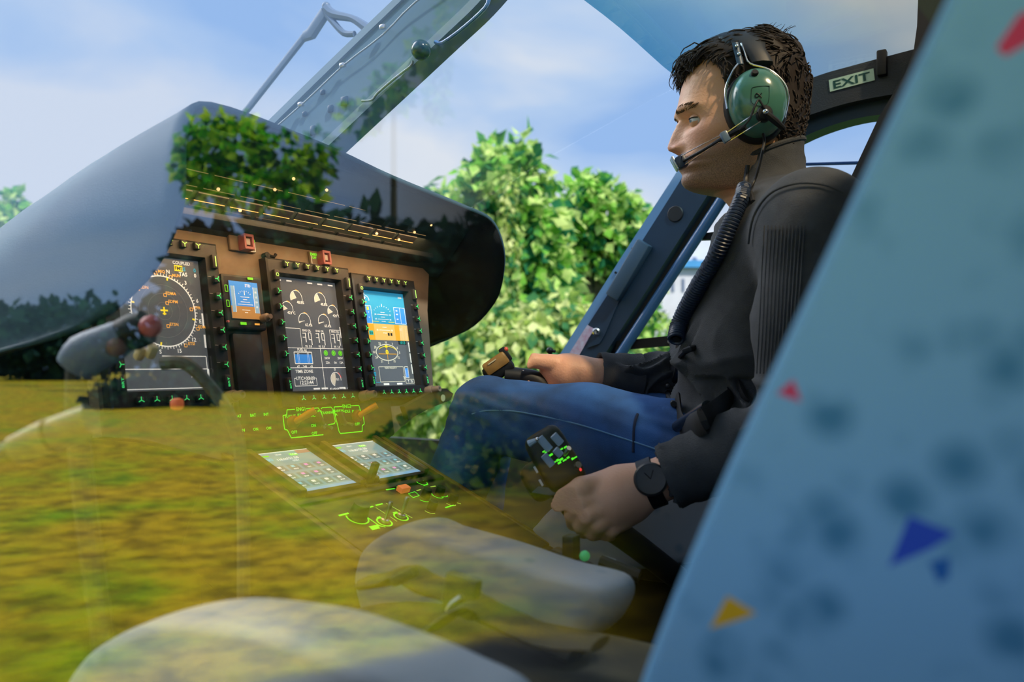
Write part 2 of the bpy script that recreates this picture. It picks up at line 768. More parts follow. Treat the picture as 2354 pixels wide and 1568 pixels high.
LEAF_BRIGHT = leaf_mat('sunlit leaves', (0.03, 0.20, 0.10), (0.24, 0.62, 0.07), (0.72, 0.90, 0.34), sc=2.6)  # lime highlights and bluish gap shade are put into these leaf colours
LEAF_PALE = leaf_mat('pale bush leaves', (0.07, 0.24, 0.10), (0.42, 0.60, 0.12), (0.80, 0.86, 0.42), sc=2.6)
LEAF_DEEP = leaf_mat('deep green leaves', (0.01, 0.10, 0.05), (0.10, 0.62, 0.04), (0.62, 0.90, 0.08), trans=0.6)
LEAF_BLUE = leaf_mat('haze blue leaves', (0.07, 0.14, 0.30), (0.10, 0.20, 0.36), (0.20, 0.36, 0.40), trans=0.2)  # blue of haze and shade between the trees is put into these leaves
BARK = mat('bark', (0.09, 0.085, 0.05), 0.9, noise=0.4, nscale=9, bump=0.02, bscale=14)


def leaves(blobs, n, size, seed=0, droop=0.5, shell=0.45):
    """leaf blades (two-triangle folded blades) through the outer part of each ellipsoid"""
    g = np.random.default_rng(seed)
    vol = np.array([b[1][0] * b[1][2] for b in blobs])
    pick = g.choice(len(blobs), n, p=vol / vol.sum())
    c = np.array([b[0] for b in blobs])[pick]
    r = np.array([b[1] for b in blobs])[pick]
    d = g.normal(size=(n, 3))
    d /= np.linalg.norm(d, axis=1, keepdims=True)
    rad = 1 - shell * g.random((n, 1)) ** 1.6
    rad *= 1 + 0.10 * g.normal(size=(n, 1))
    p = c + d * r * rad
    ax = d * 0.8 + g.normal(size=(n, 3)) * 0.6 + np.array([0, 0, -droop])
    ax /= np.linalg.norm(ax, axis=1, keepdims=True)
    up = d + g.normal(size=(n, 3)) * 0.5
    sd = np.cross(ax, up)
    sd /= np.linalg.norm(sd, axis=1, keepdims=True) + 1e-9
    nn = np.cross(sd, ax)
    L = size * (0.6 + 0.8 * g.random((n, 1)))
    w = L * 0.34
    v = np.stack([p, p + ax * L * 0.45 + sd * w + nn * L * 0.10, p + ax * L, p + ax * L * 0.45 - sd * w + nn * L * 0.10], 1).reshape(-1, 3)
    i = np.arange(n)[:, None] * 4
    f = np.concatenate([i + [0, 1, 2], i + [0, 2, 3]])
    return v, f


def leaf_obj(name, blobs, n, size, m, parent, seed=0, **k):
    v, f = leaves(blobs, n, size, seed, **k)
    inv = parent_matrix(parent).inverted() if parent is not None else Matrix()
    t = np.array(inv.translation)
    me = bpy.data.meshes.new(name)
    me.vertices.add(len(v))
    me.vertices.foreach_set('co', (v + t).ravel())
    me.loops.add(f.size)
    me.loops.foreach_set('vertex_index', f.ravel().astype(np.int32))
    me.polygons.add(len(f))
    me.polygons.foreach_set('loop_start', np.arange(0, f.size, 3, dtype=np.int32))
    me.polygons.foreach_set('loop_total', np.full(len(f), 3, np.int32))
    me.materials.append(m)
    at_ = me.attributes.new('tone', 'FLOAT', 'FACE')
    at_.data.foreach_set('value', np.tile(np.random.default_rng(seed + 99).random(len(f) // 2), 2).astype(np.float32))
    me.update()
    o = bpy.data.objects.new(name, me)
    COL.objects.link(o)
    if parent is not None:
        o.parent = parent
    return o


def blob(px, py, t, rx, rz, ry=None):
    k = t / FPX
    p = P(px, py, t)
    return (tuple(p), (rx * k, (ry or rx) * k, rz * k))


def mirror(bl):
    (c, r) = bl
    return ((c[0], 2 * YP - c[1], c[2]), r)


def grow(name, label, cat, blobs, n, size, lm, trunk=None, tr=0.1, seed=0, group=None, limbs=6, **k):
    cx = trunk[0] if trunk else Vector((blobs[0][0][0], blobs[0][0][1], 0))
    root = thing(name, label, cat, (cx[0], cx[1], 0), group)
    if trunk:
        pts = [Vector(q) for q in trunk]
        mb = MB().tube(pts, [tr * (1 - 0.55 * i / (len(pts) - 1)) for i in range(len(pts))], 10, smooth=4)
        top = pts[-1]
        for i, b in enumerate(blobs[:limbs]):
            a = pts[max(1, len(pts) - 2)]
            e_ = Vector(b[0])
            mb.tube([a, a.lerp(e_, 0.5) + Vector((0, 0, 0.1)), e_], [tr * 0.4, tr * 0.3, tr * 0.1], 6, smooth=3)
        mb.build('trunk', BARK, root)
    leaf_obj('foliage', blobs, n, size, lm, root, seed, **k)
    return root


gm = MB()
N = 60
gx = np.linspace(-170, 60, N)
gy = np.linspace(-130, 70, N)
gv = [(a, b, 0.06 * math.sin(a * 0.9) * math.cos(b * 0.7) * min(1, abs(b) / 6)) for a in gx for b in gy]
gf = [(i * N + j, (i + 1) * N + j, (i + 1) * N + j + 1, i * N + j + 1) for i in range(N - 1) for j in range(N - 1)]
gm.add(gv, gf)
tag(gm.build('ground', grass_mat()), 'yellow green meadow ground spreading around the cockpit', 'ground', kind='structure')

# trees beyond the windscreen
T = 13.0
blA = [blob(1165, 420, T, 95, 95), blob(1105, 480, T, 90, 90), blob(1215, 520, T, 95, 110), blob(1060, 560, T, 90, 110),
       blob(1150, 640, T, 120, 120), blob(1235, 660, T + .4, 90, 130), blob(1015, 480, T + .6, 50, 55), blob(1130, 360, T, 30, 42),
       blob(1200, 355, T, 24, 44), blob(1030, 700, T, 100, 140)]
grow('leafy_tree', 'tall bright green leafy tree beside the dark curved instrument hood', 'tree', blA, 3300, 0.25, LEAF_BRIGHT,
     [P(1172, 1100, T) * 1.0, P(1170, 800, T), P(1172, 600, T), P(1160, 430, T)], 0.15, 1, shell=0.5)
root = bpy.data.objects['leafy_tree']
ivy = [blob(1170, 440 + 52 * i, T - .75, 23, 45) for i in range(9)]
leaf_obj('ivy', ivy, 1100, 0.10, LEAF_PALE, root, 31, droop=2.0, shell=0.3)
blB = [blob(1345, 470, T + 1, 80, 65), blob(1400, 520, T + 1, 80, 80), blob(1310, 560, T + 1.2, 75, 90), blob(1440, 480, T + 1, 30, 45),
       blob(1372, 425, T + 1, 22, 28), blob(1380, 600, T + 1.4, 90, 70), blob(1460, 570, T + 1.5, 45, 60), blob(1450, 640, T + 2, 70, 60)]
grow('leafy_tree', 'smaller bright green tree between the tall tree and the dark blue pillar', 'tree', blB, 2300, 0.23, LEAF_BRIGHT,
     [P(1350, 1080, T + 1), P(1352, 760, T + 1), P(1350, 520, T + 1)], 0.12, 2, shell=0.5)
blC = [blob(1030, 880, T - 2, 130, 130), blob(1230, 860, T - 2, 130, 150), blob(1330, 800, T - 1.6, 90, 120), blob(1120, 800, T - 1.8, 110, 120),
       blob(1430, 900, T - 1.5, 110, 110), blob(900, 900, T - 1.5, 110, 120), blob(1270, 730, T - 1.5, 60, 60)]
grow('leafy_bush', 'broad pale green bush at the foot of the two trees', 'bush', blC, 4200, 0.20, LEAF_PALE, None, seed=3, droop=1.2)
blD = [blob(1505, 790, T + 2, 60, 70), blob(1480, 715, T + 2.4, 32, 50), blob(1570, 855, T + 2, 90, 80), blob(1470, 850, T + 2, 70, 90)]
grow('leafy_bush', 'green bush below the white building, seen through the side door window', 'bush', blD, 2200, 0.17, LEAF_BRIGHT, None, seed=4)
blE = [blob(20, 520, 26, 45, 50), blob(-20, 560, 26, 50, 60), blob(30, 470, 26, 18, 30), blob(10, 640, 26, 60, 90)]
grow('leafy_tree', 'small distant green tree beyond the grey outer shell of the hood', 'tree', blE, 1500, 0.34, LEAF_BRIGHT,
     [P(10, 840, 26), P(12, 640, 26), P(15, 540, 26)], 0.14, 5)
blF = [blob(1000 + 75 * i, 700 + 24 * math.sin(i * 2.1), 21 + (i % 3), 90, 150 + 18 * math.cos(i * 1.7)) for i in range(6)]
o = leaf_obj('gap_shade_woods', blF, 5200, 0.5, LEAF_BLUE, None, 6, shell=0.7)
tag(o, 'woods added behind the leafy trees, with blue haze and shade put into the leaf colour', 'woods', kind='stuff')

# white building
bw = mat('white render', (0.74, 0.76, 0.86), 0.8, noise=0.05, nscale=2)
bb = mat('blue roof sheet', (0.03, 0.20, 0.42), 0.5, noise=0.1, nscale=3)
bk = mat('dark window glass', (0.16, 0.22, 0.36), 0.2)
TB = 32
c0 = P(1500, 616, TB)
kk = TB / FPX
wx, wy = RGT, Vector((-RGT.y, RGT.x, 0))
Mb = Matrix((RGT.to_4d(), Vector((-RGT.y, RGT.x, 0, 0)), Vector((0, 0, 1, 0)), Vector((0, 0, 0, 1)))).transposed()
Mb.translation = Vector((c0.x, c0.y, 0))
bd = thing('white_building', 'white building with blue roof edge and slit windows beyond the side door', 'building', M=Mb)
zt = c0.z
wl, ww = 330 * kk, 4.0
MB().box((wl / 2, ww / 2, zt / 2), (wl, ww, zt)).build('wall', bw, bd, local=True, smooth=False)
rf = MB()
rf.add([(-.1, -.25, zt), (wl + .1, -.25, zt), (wl + .1, ww, zt + .05), (-.1, ww, zt + .05), (.4, .3, zt + .34), (wl, .3, zt + .34), (wl, ww, zt + .4), (.4, ww, zt + .4)],
       [(0, 1, 2, 3), (4, 5, 6, 7), (0, 1, 5, 4), (1, 2, 6, 5), (2, 3, 7, 6), (3, 0, 4, 7)])
rf.build('roof', bb, bd, local=True, smooth=False)
for i in range(9):
    MB().box(((22 + 24 * i) * kk, -.01, zt - 40 * kk), (6 * kk, .05, 30 * kk)).build('window', bk, bd, local=True, smooth=False)
up_ = MB().box((wl / 2 + 1.2, ww / 2 + 1.2, zt + .9), (wl - 1.4, ww - 2.4, 1.9)).build('upper_storey', bw, bd, local=True, smooth=False)
MB().box((112 * kk, 1.18, zt + 28 * kk), (11 * kk, .05, 11 * kk)).build('window', bk, bd, local=True, smooth=False)

# trees on the near side of the aircraft: they are what the side window mirrors
TM = 60.0


def mgrow(name, label, bl, n, size, m, seed, base=None):
    grow(name, label, 'tree' if base else 'hedge', [mirror(blob(*q)) for q in bl], n, size, m,
         [mirror(blob(base[0], y, TM, 1, 1))[0] for y in (890, 700, base[1])] if base else None, 0.4, seed, limbs=0)


mgrow('reflected_tree', 'green leafy tree mirrored in the side window over the open end of the hood',
      ((480, 330, TM, 50, 42), (560, 340, TM, 60, 60), (640, 365, TM, 60, 55), (700, 385, TM, 50, 48), (470, 400, TM, 55, 50), (570, 430, TM, 90, 50), (690, 440, TM, 60, 40), (735, 350, TM, 26, 40), (440, 350, TM, 26, 80), (530, 300, TM, 70, 34), (640, 470, TM, 60, 22), (480, 450, TM, 40, 30)), 1500, .85, LEAF_DEEP, 8, (590, 430))
mgrow('reflected_tree', 'slender green tree mirrored in the side window along the windscreen pillar',
      ((1060, 40, TM, 50, 55), (985, 120, TM, 45, 50), (900, 205, TM, 45, 40), (830, 270, TM, 40, 35), (1000, 230, TM, 22, 50), (1090, -60, TM, 60, 70)), 1000, .9, LEAF_DEEP, 9, (905, 215))
dk = leaf_mat('shaded hedge leaves', (0.010, 0.035, 0.04), (0.016, 0.055, 0.055), (0.03, 0.10, 0.06), trans=0.1)  # shade under the trees is put into these dark leaf colours
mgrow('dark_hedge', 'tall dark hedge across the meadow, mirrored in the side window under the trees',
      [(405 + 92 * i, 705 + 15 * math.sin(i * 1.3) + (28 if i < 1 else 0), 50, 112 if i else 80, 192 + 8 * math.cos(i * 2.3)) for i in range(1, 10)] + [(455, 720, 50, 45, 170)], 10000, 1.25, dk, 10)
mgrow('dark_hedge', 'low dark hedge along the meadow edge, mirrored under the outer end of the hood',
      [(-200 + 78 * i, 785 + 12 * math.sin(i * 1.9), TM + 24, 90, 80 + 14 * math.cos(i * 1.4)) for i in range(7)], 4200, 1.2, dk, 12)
mgrow('added_bush', 'dark bush added to the meadow to darken the mirrored view below the lowest display edge',  # added to make a dark patch in the window reflection
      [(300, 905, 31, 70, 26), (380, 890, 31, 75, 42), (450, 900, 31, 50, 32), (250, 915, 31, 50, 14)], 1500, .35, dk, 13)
mgrow('added_shrub', 'low shrub added to the meadow for a green tone mirrored over the pilot shin',  # added to turn this part of the window reflection green
      [(960, 1010, 14, 90, 50), (1060, 990, 14, 90, 75), (1150, 1000, 14, 80, 70), (1230, 1010, 14, 70, 60), (1100, 1090, 11, 90, 60), (1000, 1110, 10.5, 90, 60)], 2600, .20, leaf_mat('olive shrub leaves', (.02, .12, .01), (.08, .34, .01), (.30, .50, .03), trans=.5), 14)
# ------------------------------------------------------------------ cockpit materials
HOODM = mat('grey blue hood paint', (0.028, 0.075, 0.098), 0.60, spec=.25, noise=0.10, nscale=6, bump=0.0004, bscale=500)
LINER = mat('black hood lining', (0.012, 0.017, 0.022), 0.75, bump=0.0006, bscale=300)
DARKF = mat('dark blue frame paint', (0.014, 0.036, 0.072), 0.38, noise=0.08, nscale=12)
BLKF = mat('black frame rubber', (0.006, 0.007, 0.010), 0.55)
EDGEF = mat('light blue frame edge', (0.16, 0.30, 0.52), 0.35)
PANELM = mat('warm grey panel face', (0.185, 0.140, 0.095), 0.6, noise=0.10, nscale=30, bump=0.0003, bscale=900)
BEZ = mat('black display bezel', (0.014, 0.015, 0.017), 0.5)
KEYM = mat('black rubber key', (0.022, 0.022, 0.022), 0.55)
BLACK = mat('black plastic', (0.006, 0.0065, 0.008), 0.5, spec=.3)
METAL = mat('brushed steel', (0.62, 0.62, 0.62), 0.28, 1.0)
GREY = mat('light grey cabin trim', (0.42, 0.45, 0.48), 0.7)
FLOORM = mat('dark cabin carpet', (0.012, 0.013, 0.015), 0.95, bump=0.002, bscale=400)

# ------------------------------------------------------------------ cabin shell (out of the light, mostly dark)
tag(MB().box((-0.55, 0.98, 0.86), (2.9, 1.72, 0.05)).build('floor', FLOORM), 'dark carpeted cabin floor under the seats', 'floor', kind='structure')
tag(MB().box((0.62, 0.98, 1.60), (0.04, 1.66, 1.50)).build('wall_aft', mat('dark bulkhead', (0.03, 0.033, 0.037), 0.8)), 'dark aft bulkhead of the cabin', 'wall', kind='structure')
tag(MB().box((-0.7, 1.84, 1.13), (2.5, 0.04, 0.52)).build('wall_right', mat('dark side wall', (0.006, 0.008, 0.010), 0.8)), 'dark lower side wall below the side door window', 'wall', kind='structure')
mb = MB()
mb.prism([(-2.1, .13, .88), (.70, .13, .88), (.70, .13, 2.42), (.22, .13, 2.42), (.14, .13, 1.53), (-.15, .13, 1.51), (-.80, .13, 1.29), (-1.4, .13, 1.05), (-2.1, .13, 1.0)], (0, .03, 0))  # top edge raised, out of view, to block light off the ground
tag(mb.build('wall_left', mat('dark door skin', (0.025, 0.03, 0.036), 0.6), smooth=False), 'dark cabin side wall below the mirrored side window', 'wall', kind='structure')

# roof: opaque aft roof, tinted roof window ahead of it
def roof_z(x, y):
    return 2.215 - 0.10 * max(0, (y - 1.28)) ** 1.5 * 1.2 - 0.05 * max(0, -x - 0.3) + .012 * math.sin((x + .6) * 2)


secs = []
for i in range(13):
    x = -0.60 + i * 0.065
    row = []
    for j in range(15):
        y = 0.90 + j * 0.0615
        fx = x - .03 * max(0, (1.5 - y)) + .10 * max(0, y - 1.5) * (1 - i / 12)
        row.append((fx, y, roof_z(x, y)))
    secs.append(row)
m = glass_mat('tinted roof glazing', 0.04)
nt = m.node_tree
tcn = nt.nodes.new('ShaderNodeTexCoord')
sx = nt.nodes.new('ShaderNodeSeparateXYZ')
nt.links.new(tcn.outputs['Object'], sx.inputs[0])
mr = nt.nodes.new('ShaderNodeMapRange')
mr.inputs['From Min'].default_value = -0.62
mr.inputs['From Max'].default_value = -0.22
nt.links.new(sx.outputs['X'], mr.inputs['Value'])
r_ = nt.nodes.new('ShaderNodeValToRGB')
el = r_.color_ramp.elements
el[0].color = (0.36, 0.62, 0.74, 1)
el[1].color = (0.92, 0.84, 0.72, 1)
q = el.new(0.45)
q.color = (0.66, 0.78, 0.82, 1)
nt.links.new(mr.outputs[0], r_.inputs[0])
nt.links.new(r_.outputs[0], [n for n in nt.nodes if n.type == 'BSDF_TRANSPARENT'][0].inputs['Color'])
ROOFM = m
ro = MB().loft(secs).build('window_2', ROOFM)
tag(ro, 'tinted blue grey roof window above the pilot', 'window', kind='structure')
md = ro.modifiers.new('thick', 'SOLIDIFY')
md.thickness = 0.004
mb = MB().box((0.42, 0.98, 2.25), (0.50, 1.7, 0.05))
mb.box((-0.25, 0.42, 2.30), (0.85, 0.95, 0.05))
tag(mb.build('ceiling', GREY, smooth=False), 'opaque aft roof of the cabin', 'ceiling', kind='structure')

# windscreen: a curved clear sheet from the nose to the roof edge
secs = []
for i in range(9):
    a = i / 8
    row = []
    for j in range(13):
        y = 0.30 + j * 0.122
        bow = 0.30 * ((y - 1.03) / .75) ** 2
        x0, z0 = -2.45 + bow, 1.30
        x1, z1 = -0.52 + bow * .25, 2.29
        s_ = math.sin(a * math.pi / 2)
        c_ = 1 - math.cos(a * math.pi / 2)
        row.append((x0 + (x1 - x0) * (0.55 * a + .45 * c_), y, z0 + (z1 - z0) * (0.55 * a + .45 * s_)))
    secs.append(row)
ws = MB().loft(secs).build('window_1', glass_mat('clear windscreen', 0.012))
tag(ws, 'clear curved windscreen ahead of the hood', 'window', kind='structure')
md = ws.modifiers.new('thick', 'SOLIDIFY')
md.thickness = 0.005

# ------------------------------------------------------------------ right door frame: pillar, arch, rear post, window rails
YD = 1.80


def ribbon(edge_a, edge_b, y, depth, k=6):
    """solid strip between two pixel polylines standing on the plane y, extruded away from the camera"""
    a = spline([PY(px, py, y) for px, py in edge_a], k)
    b = spline([PY(px, py, y) for px, py in edge_b], k)
    n = min(len(a), len(b))
    mb = MB()
    secs = []
    for i in range(n):
        secs.append([a[i], b[i], b[i] + Vector((0, depth, 0)), a[i] + Vector((0, depth, 0))])
    mb.loft(secs, closed_u=True, cap=True)
    return mb


pil = thing('door_pillar', 'slanted dark blue pillar between windscreen and side door window, behind the pilot', 'pillar', PY(1330, 850, YD), kind='structure')
ribbon([(1640, 280), (1578, 392), (1440, 610), (1288, 845)], [(1704, 330), (1632, 440), (1486, 668), (1370, 845)], YD, .05).build('pillar_face', DARKF, pil, angle=50)
ribbon([(1622, 282), (1562, 385), (1424, 598), (1268, 845)], [(1642, 284), (1582, 394), (1444, 614), (1292, 845)], YD + .012, .05).build('pillar_edge', EDGEF, pil, angle=50)
ribbon([(1704, 330), (1630, 442), (1484, 668), (1366, 848)], [(1722, 340), (1648, 455), (1502, 678), (1392, 848)], YD + .03, .03).build('door_seal', BLKF, pil, angle=50)
mb = MB().tube([PY(*p, YD + .01) for p in ((1740, 330), (1664, 452), (1520, 672), (1402, 852))], .0125, 12, smooth=5)
mb.build('door_tube', mat('blue door tube', (0.035, 0.11, 0.26), .3), pil)
# cover box and disc on the pillar
u1 = (PY(1410, 690, YD) - PY(1486, 560, YD)).normalized()
Mx = Matrix((Vector((0, -1, 0)).cross(u1).to_4d(), u1.to_4d(), Vector((0, -1, 0, 0)), Vector((0, 0, 0, 1)))).transposed()
for i in range(3):
    Mx[3][i] = 0
Mx.translation = (0, 0, 0)
cbox = MB().box(PY(1446, 622, YD - .012), (.036, .150, .026), .004, Mx)
cbox.build('pillar_cover', mat('blue grey cover', (0.045, 0.085, 0.135), .4), pil)
mb = MB().prism([PY(*p, YD - .004) for p in ((1403, 672), (1420, 668), (1424, 690), (1390, 770), (1378, 790), (1350, 800))], (0, .02, 0))
mb.build('pillar_bracket', DARKF, pil, smooth=False)
MB().lathe([(0, .004), (.017, .004), (.019, .002), (.019, 0)], PY(1553, 492, YD), (0, -1, 0), 24).build('round_plug', BLKF, pil)
for p in ((1455, 572), (1416, 627)):
    MB().lathe([(0, .003), (.003, .003), (.003, 0)], PY(*p, YD + .010), (0, -1, 0), 10).build('pillar_screw', BLKF, pil)
st = MB().prism([PY(*p, YD - .001) for p in ((1350, 747), (1366, 756), (1326, 826), (1300, 826))], (0, .002, 0))
tag(st.build('warning_sticker', mat('pink white sticker', (0.50, 0.30, 0.42), .5, noise=.5, nscale=70, col2=(.55, .52, .66)), pil, smooth=False), 'faded pink and white sticker')
MB().lathe([(.006, 0), (.0095, .002), (.0095, .006), (.006, .008), (.006, 0)], PY(1371, 763, YD - .004), (.3, -1, 0), 16).build('eye_bolt', METAL, pil)

arch = thing('door_arch', 'dark curved arch over the side door window behind the pilot head', 'door frame', PY(1950, 230, 1.74), kind='structure')
ribbon([(1800, 208), (1880, 174), (1970, 148), (2120, 108)], [(1790, 292), (1880, 258), (1970, 232), (2120, 205)], 1.74, .05).build('arch_upper', mat('charcoal arch lining', (0.022, 0.025, 0.030), .6, bump=.0006, bscale=300), arch, angle=60)
ribbon([(1790, 285), (1880, 252), (1970, 226), (2120, 195)], [(1780, 350), (1880, 300), (1990, 268), (2120, 258)], 1.765, .05).build('arch_lower', mat('blue black arch edge', (0.012, 0.030, 0.050), .35), arch, angle=60)
MB().box(PY(2028, 146, 1.735), (.018, .02, .05), .003).build('roof_clip', BLACK, arch)
mb = MB().prism([PY(*p, 1.70) for p in ((2112, -40), (2192, -40), (2186, 60), (2140, 170), (2090, 262), (2052, 300), (2010, 355), (1975, 430), (1940, 520), (1900, 520), (1950, 420), (2020, 270), (2080, 170), (2100, 118), (2108, 60))], (0, .06, 0))
mb.build('rear_post', BLKF, arch, smooth=False)
ribbon([(2190, -20), (2182, 60), (2150, 140), (2126, 230)], [(2300, -20), (2280, 60), (2250, 160), (2230, 300)], 1.5, .02).build('post_lining', BLKF, arch)

exs = thing('exit_sign', 'pale green EXIT sign on the dark arch behind the pilot head', 'sign', PY(1957, 184, 1.738))
q = [PY(*p, 1.738) for p in ((1905, 184), (2008, 157), (2011, 184), (1908, 211))]
MB().prism(q, (0, .003, 0)).build('sign_plate', mat('pale green sign', (0.46, 0.60, 0.45), .5), exs, smooth=False)
ux = (q[1] - q[0])
uy = (q[0] - q[3])
mb = MB()
vs, fs, x0, x1, y0, y1 = text_geo('EXIT')
mb.add([q[3] + ux * (.09 + .82 * (a - x0) / (x1 - x0)) + uy * (.16 + .66 * (b - y0) / (y1 - y0)) + Vector((0, -.0006, 0)) for a, b in vs], fs)
tag(mb.build('lettering', mat('dark green letter', (0.005, 0.06, 0.045), .5), exs, smooth=False), 'dark green EXIT letters')

dr = thing('door_1', 'side door with window rails beyond the pilot', 'door', PY(1600, 800, 1.82), kind='structure')
mb = ribbon([(1588, 540), (1680, 528), (1760, 520)], [(1588, 552), (1680, 548), (1760, 542)], 1.82, .02)
mb.build('upper_rail', BLACK, dr)
mb = ribbon([(1418, 784), (1500, 776), (1620, 764)], [(1414, 806), (1500, 798), (1620, 788)], 1.82, .02)
mb.build('lower_rail', BLACK, dr)
for p in ((1440, 800), (1538, 786)):
    MB().lathe([(0, .003), (.003, .002), (.003, 0)], PY(*p, 1.82), (0, -1, 0), 8).build('rail_screw', METAL, dr)
MB().tube([PY(*p, 1.82) for p in ((1800, 379), (1880, 377), (1990, 374))], .0035, 8).build('blue_rail', mat('blue rail', (0.05, 0.16, 0.50), .4), dr)
MB().box(PY(1960, 425, 1.82), (.22, .03, .02), .004).build('door_sill', DARKF, dr)
MB().prism([(-1.15, 1.835, 1.50), (-.02, 1.835, 1.50), (-.02, 1.835, 2.12), (-.45, 1.835, 2.12)], (0, .004, 0)).build('window_pane', glass_mat('clear door pane', 0.012), dr, smooth=False)
# small dark ball mount in front of the pillar base
bmn = thing('ball_mount', 'tiny black ball mount silhouetted beside the pillar foot', 'mount', PY(1266, 830, 1.7))
MB().ico(PY(1264, 806, 1.7), .0085, 2).build('ball', BLACK, bmn)
MB().tube([PY(1264, 806, 1.7), PY(1268, 830, 1.7), PY(1274, 880, 1.7)], [.004, .006, .009], 8).build('stalk', BLACK, bmn)
MB().tube([PY(1264, 806, 1.7), PY(1276, 808, 1.7)], .0035, 8).build('knob', BLACK, bmn)

# ------------------------------------------------------------------ windscreen centre post with wiper
YW = 1.10
DULL = mat('dull grey wire', (.30, .36, .42), .5, .4)
post = thing('windscreen_post', 'wide glossy windscreen post slanting up from the hood, with clips and a ball', 'post', PY(800, 200, YW), kind='structure')
POSTM = mat('glossy blue grey post', (0.13, 0.23, 0.33), .25)
ribbon([(1010, -90), (900, 15), (770, 140), (560, 345)], [(1165, -90), (1090, 0), (990, 95), (700, 375)], YW, .04).build('post_face', POSTM, post, angle=60)
ribbon([(1000, -92), (890, 12), (760, 137), (550, 342)], [(1014, -88), (904, 18), (774, 143), (564, 348)], YW - .006, .05).build('post_edge', mat('pale post edge', (.24, .34, .46), .3), post, angle=60)
ribbon([(1160, -95), (1085, -5), (985, 92), (730, 335)], [(1176, -85), (1098, 8), (998, 104), (742, 347)], YW - .006, .05).build('post_edge', MATS['pale post edge'], post, angle=60)
MB().tube([PY(*p, YW - .012) for p in ((1075, -80), (955, 5), (880, 80), (790, 150), (700, 235), (590, 330))], .0016, 8, smooth=3).build('post_wire', DULL, post)
for c in ((880, 62), (788, 150), (692, 240)):
    MB().box(PY(*c, YW - .012), (.012, .008, .008), .002).build('wire_clip', METAL, post)
mb = MB().tube([PY(*p, YW - .01) for p in ((948, 140), (944, 152), (910, 178), (868, 214), (855, 230), (832, 232))], .0022, 8, smooth=3)
mb.build('clear_tube', DULL, post)
mb = MB().tube([PY(*p, YW - .01) for p in ((1124, -4), (1115, 18), (1070, 60), (1018, 98), (1000, 96))], .0032, 8, smooth=3)
mb.build('clear_tube', mat('blue tube', (.08, .2, .5), .2), post)
MB().ico(PY(968, 115, YW - .015), .0170, 3).build('ball', mat('glossy dark blue ball', (.015, .05, .10), .12), post)
for (a, b) in (((742, 320), (715, 315)), ((705, 300), (690, 285)), ((735, 262), (712, 270)), ((640, 300), (655, 285))):
    pass
slots = MB()
for px_, py_, w_, h_ in ((720, 300, 20, 26), (760, 250, 18, 20), (792, 232, 24, 24), (742, 212, 16, 14), (700, 262, 14, 14)):
    slots.box(PY(px_, py_, YW - .004), (w_ / 1400, .004, h_ / 1400), .002)
slots.build('dark_slot', mat('blue black slot', (.01, .05, .10), .3), post)

WIP = mat('blue grey wiper', (0.12, 0.18, 0.30), .4)
YI = 1.35
wp = thing('windscreen_wiper', 'blue grey wiper arm outside the windscreen beside the post', 'wiper', PY(690, 130, YI))
MB().tube([PY(*p, YI) for p in ((540, 285), (570, 250), (700, 84))], [.011, .010, .010], 8, flat=((0, 1, 0), .6, 1)).build('wiper_blade', WIP, wp)
MB().tube([PY(*p, YI) for p in ((700, 84), (715, 78), (748, 28))], [.013, .017, .016], 8, flat=((0, 1, 0), .6, 1)).build('wiper_arm', WIP, wp)
MB().ico(PY(750, 14, YI), .010, 2).build('arm_cap', WIP, wp)
MB().tube([PY(*p, YI) for p in ((750, 20), (768, 34), (808, 42), (832, 56), (850, 70))], [.012, .011, .008, .010, .012], 8, smooth=3).build('arm_link', WIP, wp)
MB().tube([PY(*p, YI) for p in ((750, 28), (764, 48), (790, 76), (815, 78))], [.010, .008, .007, .007], 8, smooth=3).build('arm_link', WIP, wp)

# ------------------------------------------------------------------ the big instrument hood
R = [(-1.136, .56, 1.621), (-1.007, .60, 1.653), (-.938, .62, 1.695), (-.892, .63, 1.747), (-.86, .625, 1.80), (-.895, .655, 1.90),
     (-.92, .715, 1.95), (-.92, .921, 1.942), (-.92, 1.085, 1.924), (-.92, 1.288, 1.909), (-.92, 1.394, 1.896), (-.92, 1.44, 1.849),
     (-.95, 1.49, 1.80), (-1.02, 1.563, 1.744), (-1.12, 1.604, 1.684), (-1.25, 1.60, 1.636)]
Mm = [(-1.5, .50, 1.50), (-1.42, .53, 1.56), (-1.38, .55, 1.63), (-1.35, .57, 1.70), (-1.32, .61, 1.77), (-1.3, .66, 1.82), (-1.3, .725, 1.85),
      (-1.3, .92, 1.87), (-1.3, 1.085, 1.865), (-1.3, 1.28, 1.84), (-1.3, 1.36, 1.81), (-1.32, 1.43, 1.77), (-1.35, 1.5, 1.72), (-1.4, 1.57, 1.66), (-1.45, 1.6, 1.60), (-1.5, 1.6, 1.55)]
Nn = [(-2.0, .6, 1.25), (-1.97, .62, 1.32), (-1.95, .64, 1.40), (-1.93, .66, 1.47), (-1.92, .7, 1.53), (-1.9, .74, 1.57), (-1.9, .79, 1.60), (-1.9, .93, 1.62),
      (-1.9, 1.08, 1.62), (-1.9, 1.22, 1.60), (-1.9, 1.28, 1.57), (-1.9, 1.32, 1.53), (-1.92, 1.36, 1.47), (-1.95, 1.38, 1.40), (-1.97, 1.4, 1.32), (-2.0, 1.4, 1.25)]
rows = [spline(r, 5) for r in (R, Mm, Nn)]
cols = []
for i in range(len(rows[0])):
    cols.append(spline([rows[0][i], rows[1][i], rows[2][i]], 8))
secs = [[cols[i][k] for i in range(len(cols))] for k in range(len(cols[0]))]
hood = thing('instrument_hood', 'large grey blue curved hood shading the instrument panel', 'glareshield', (-1.1, 1.05, 1.62))
mb = MB().loft(secs)
ho = mb.build('hood_shell', [HOODM, LINER], hood, angle=60)
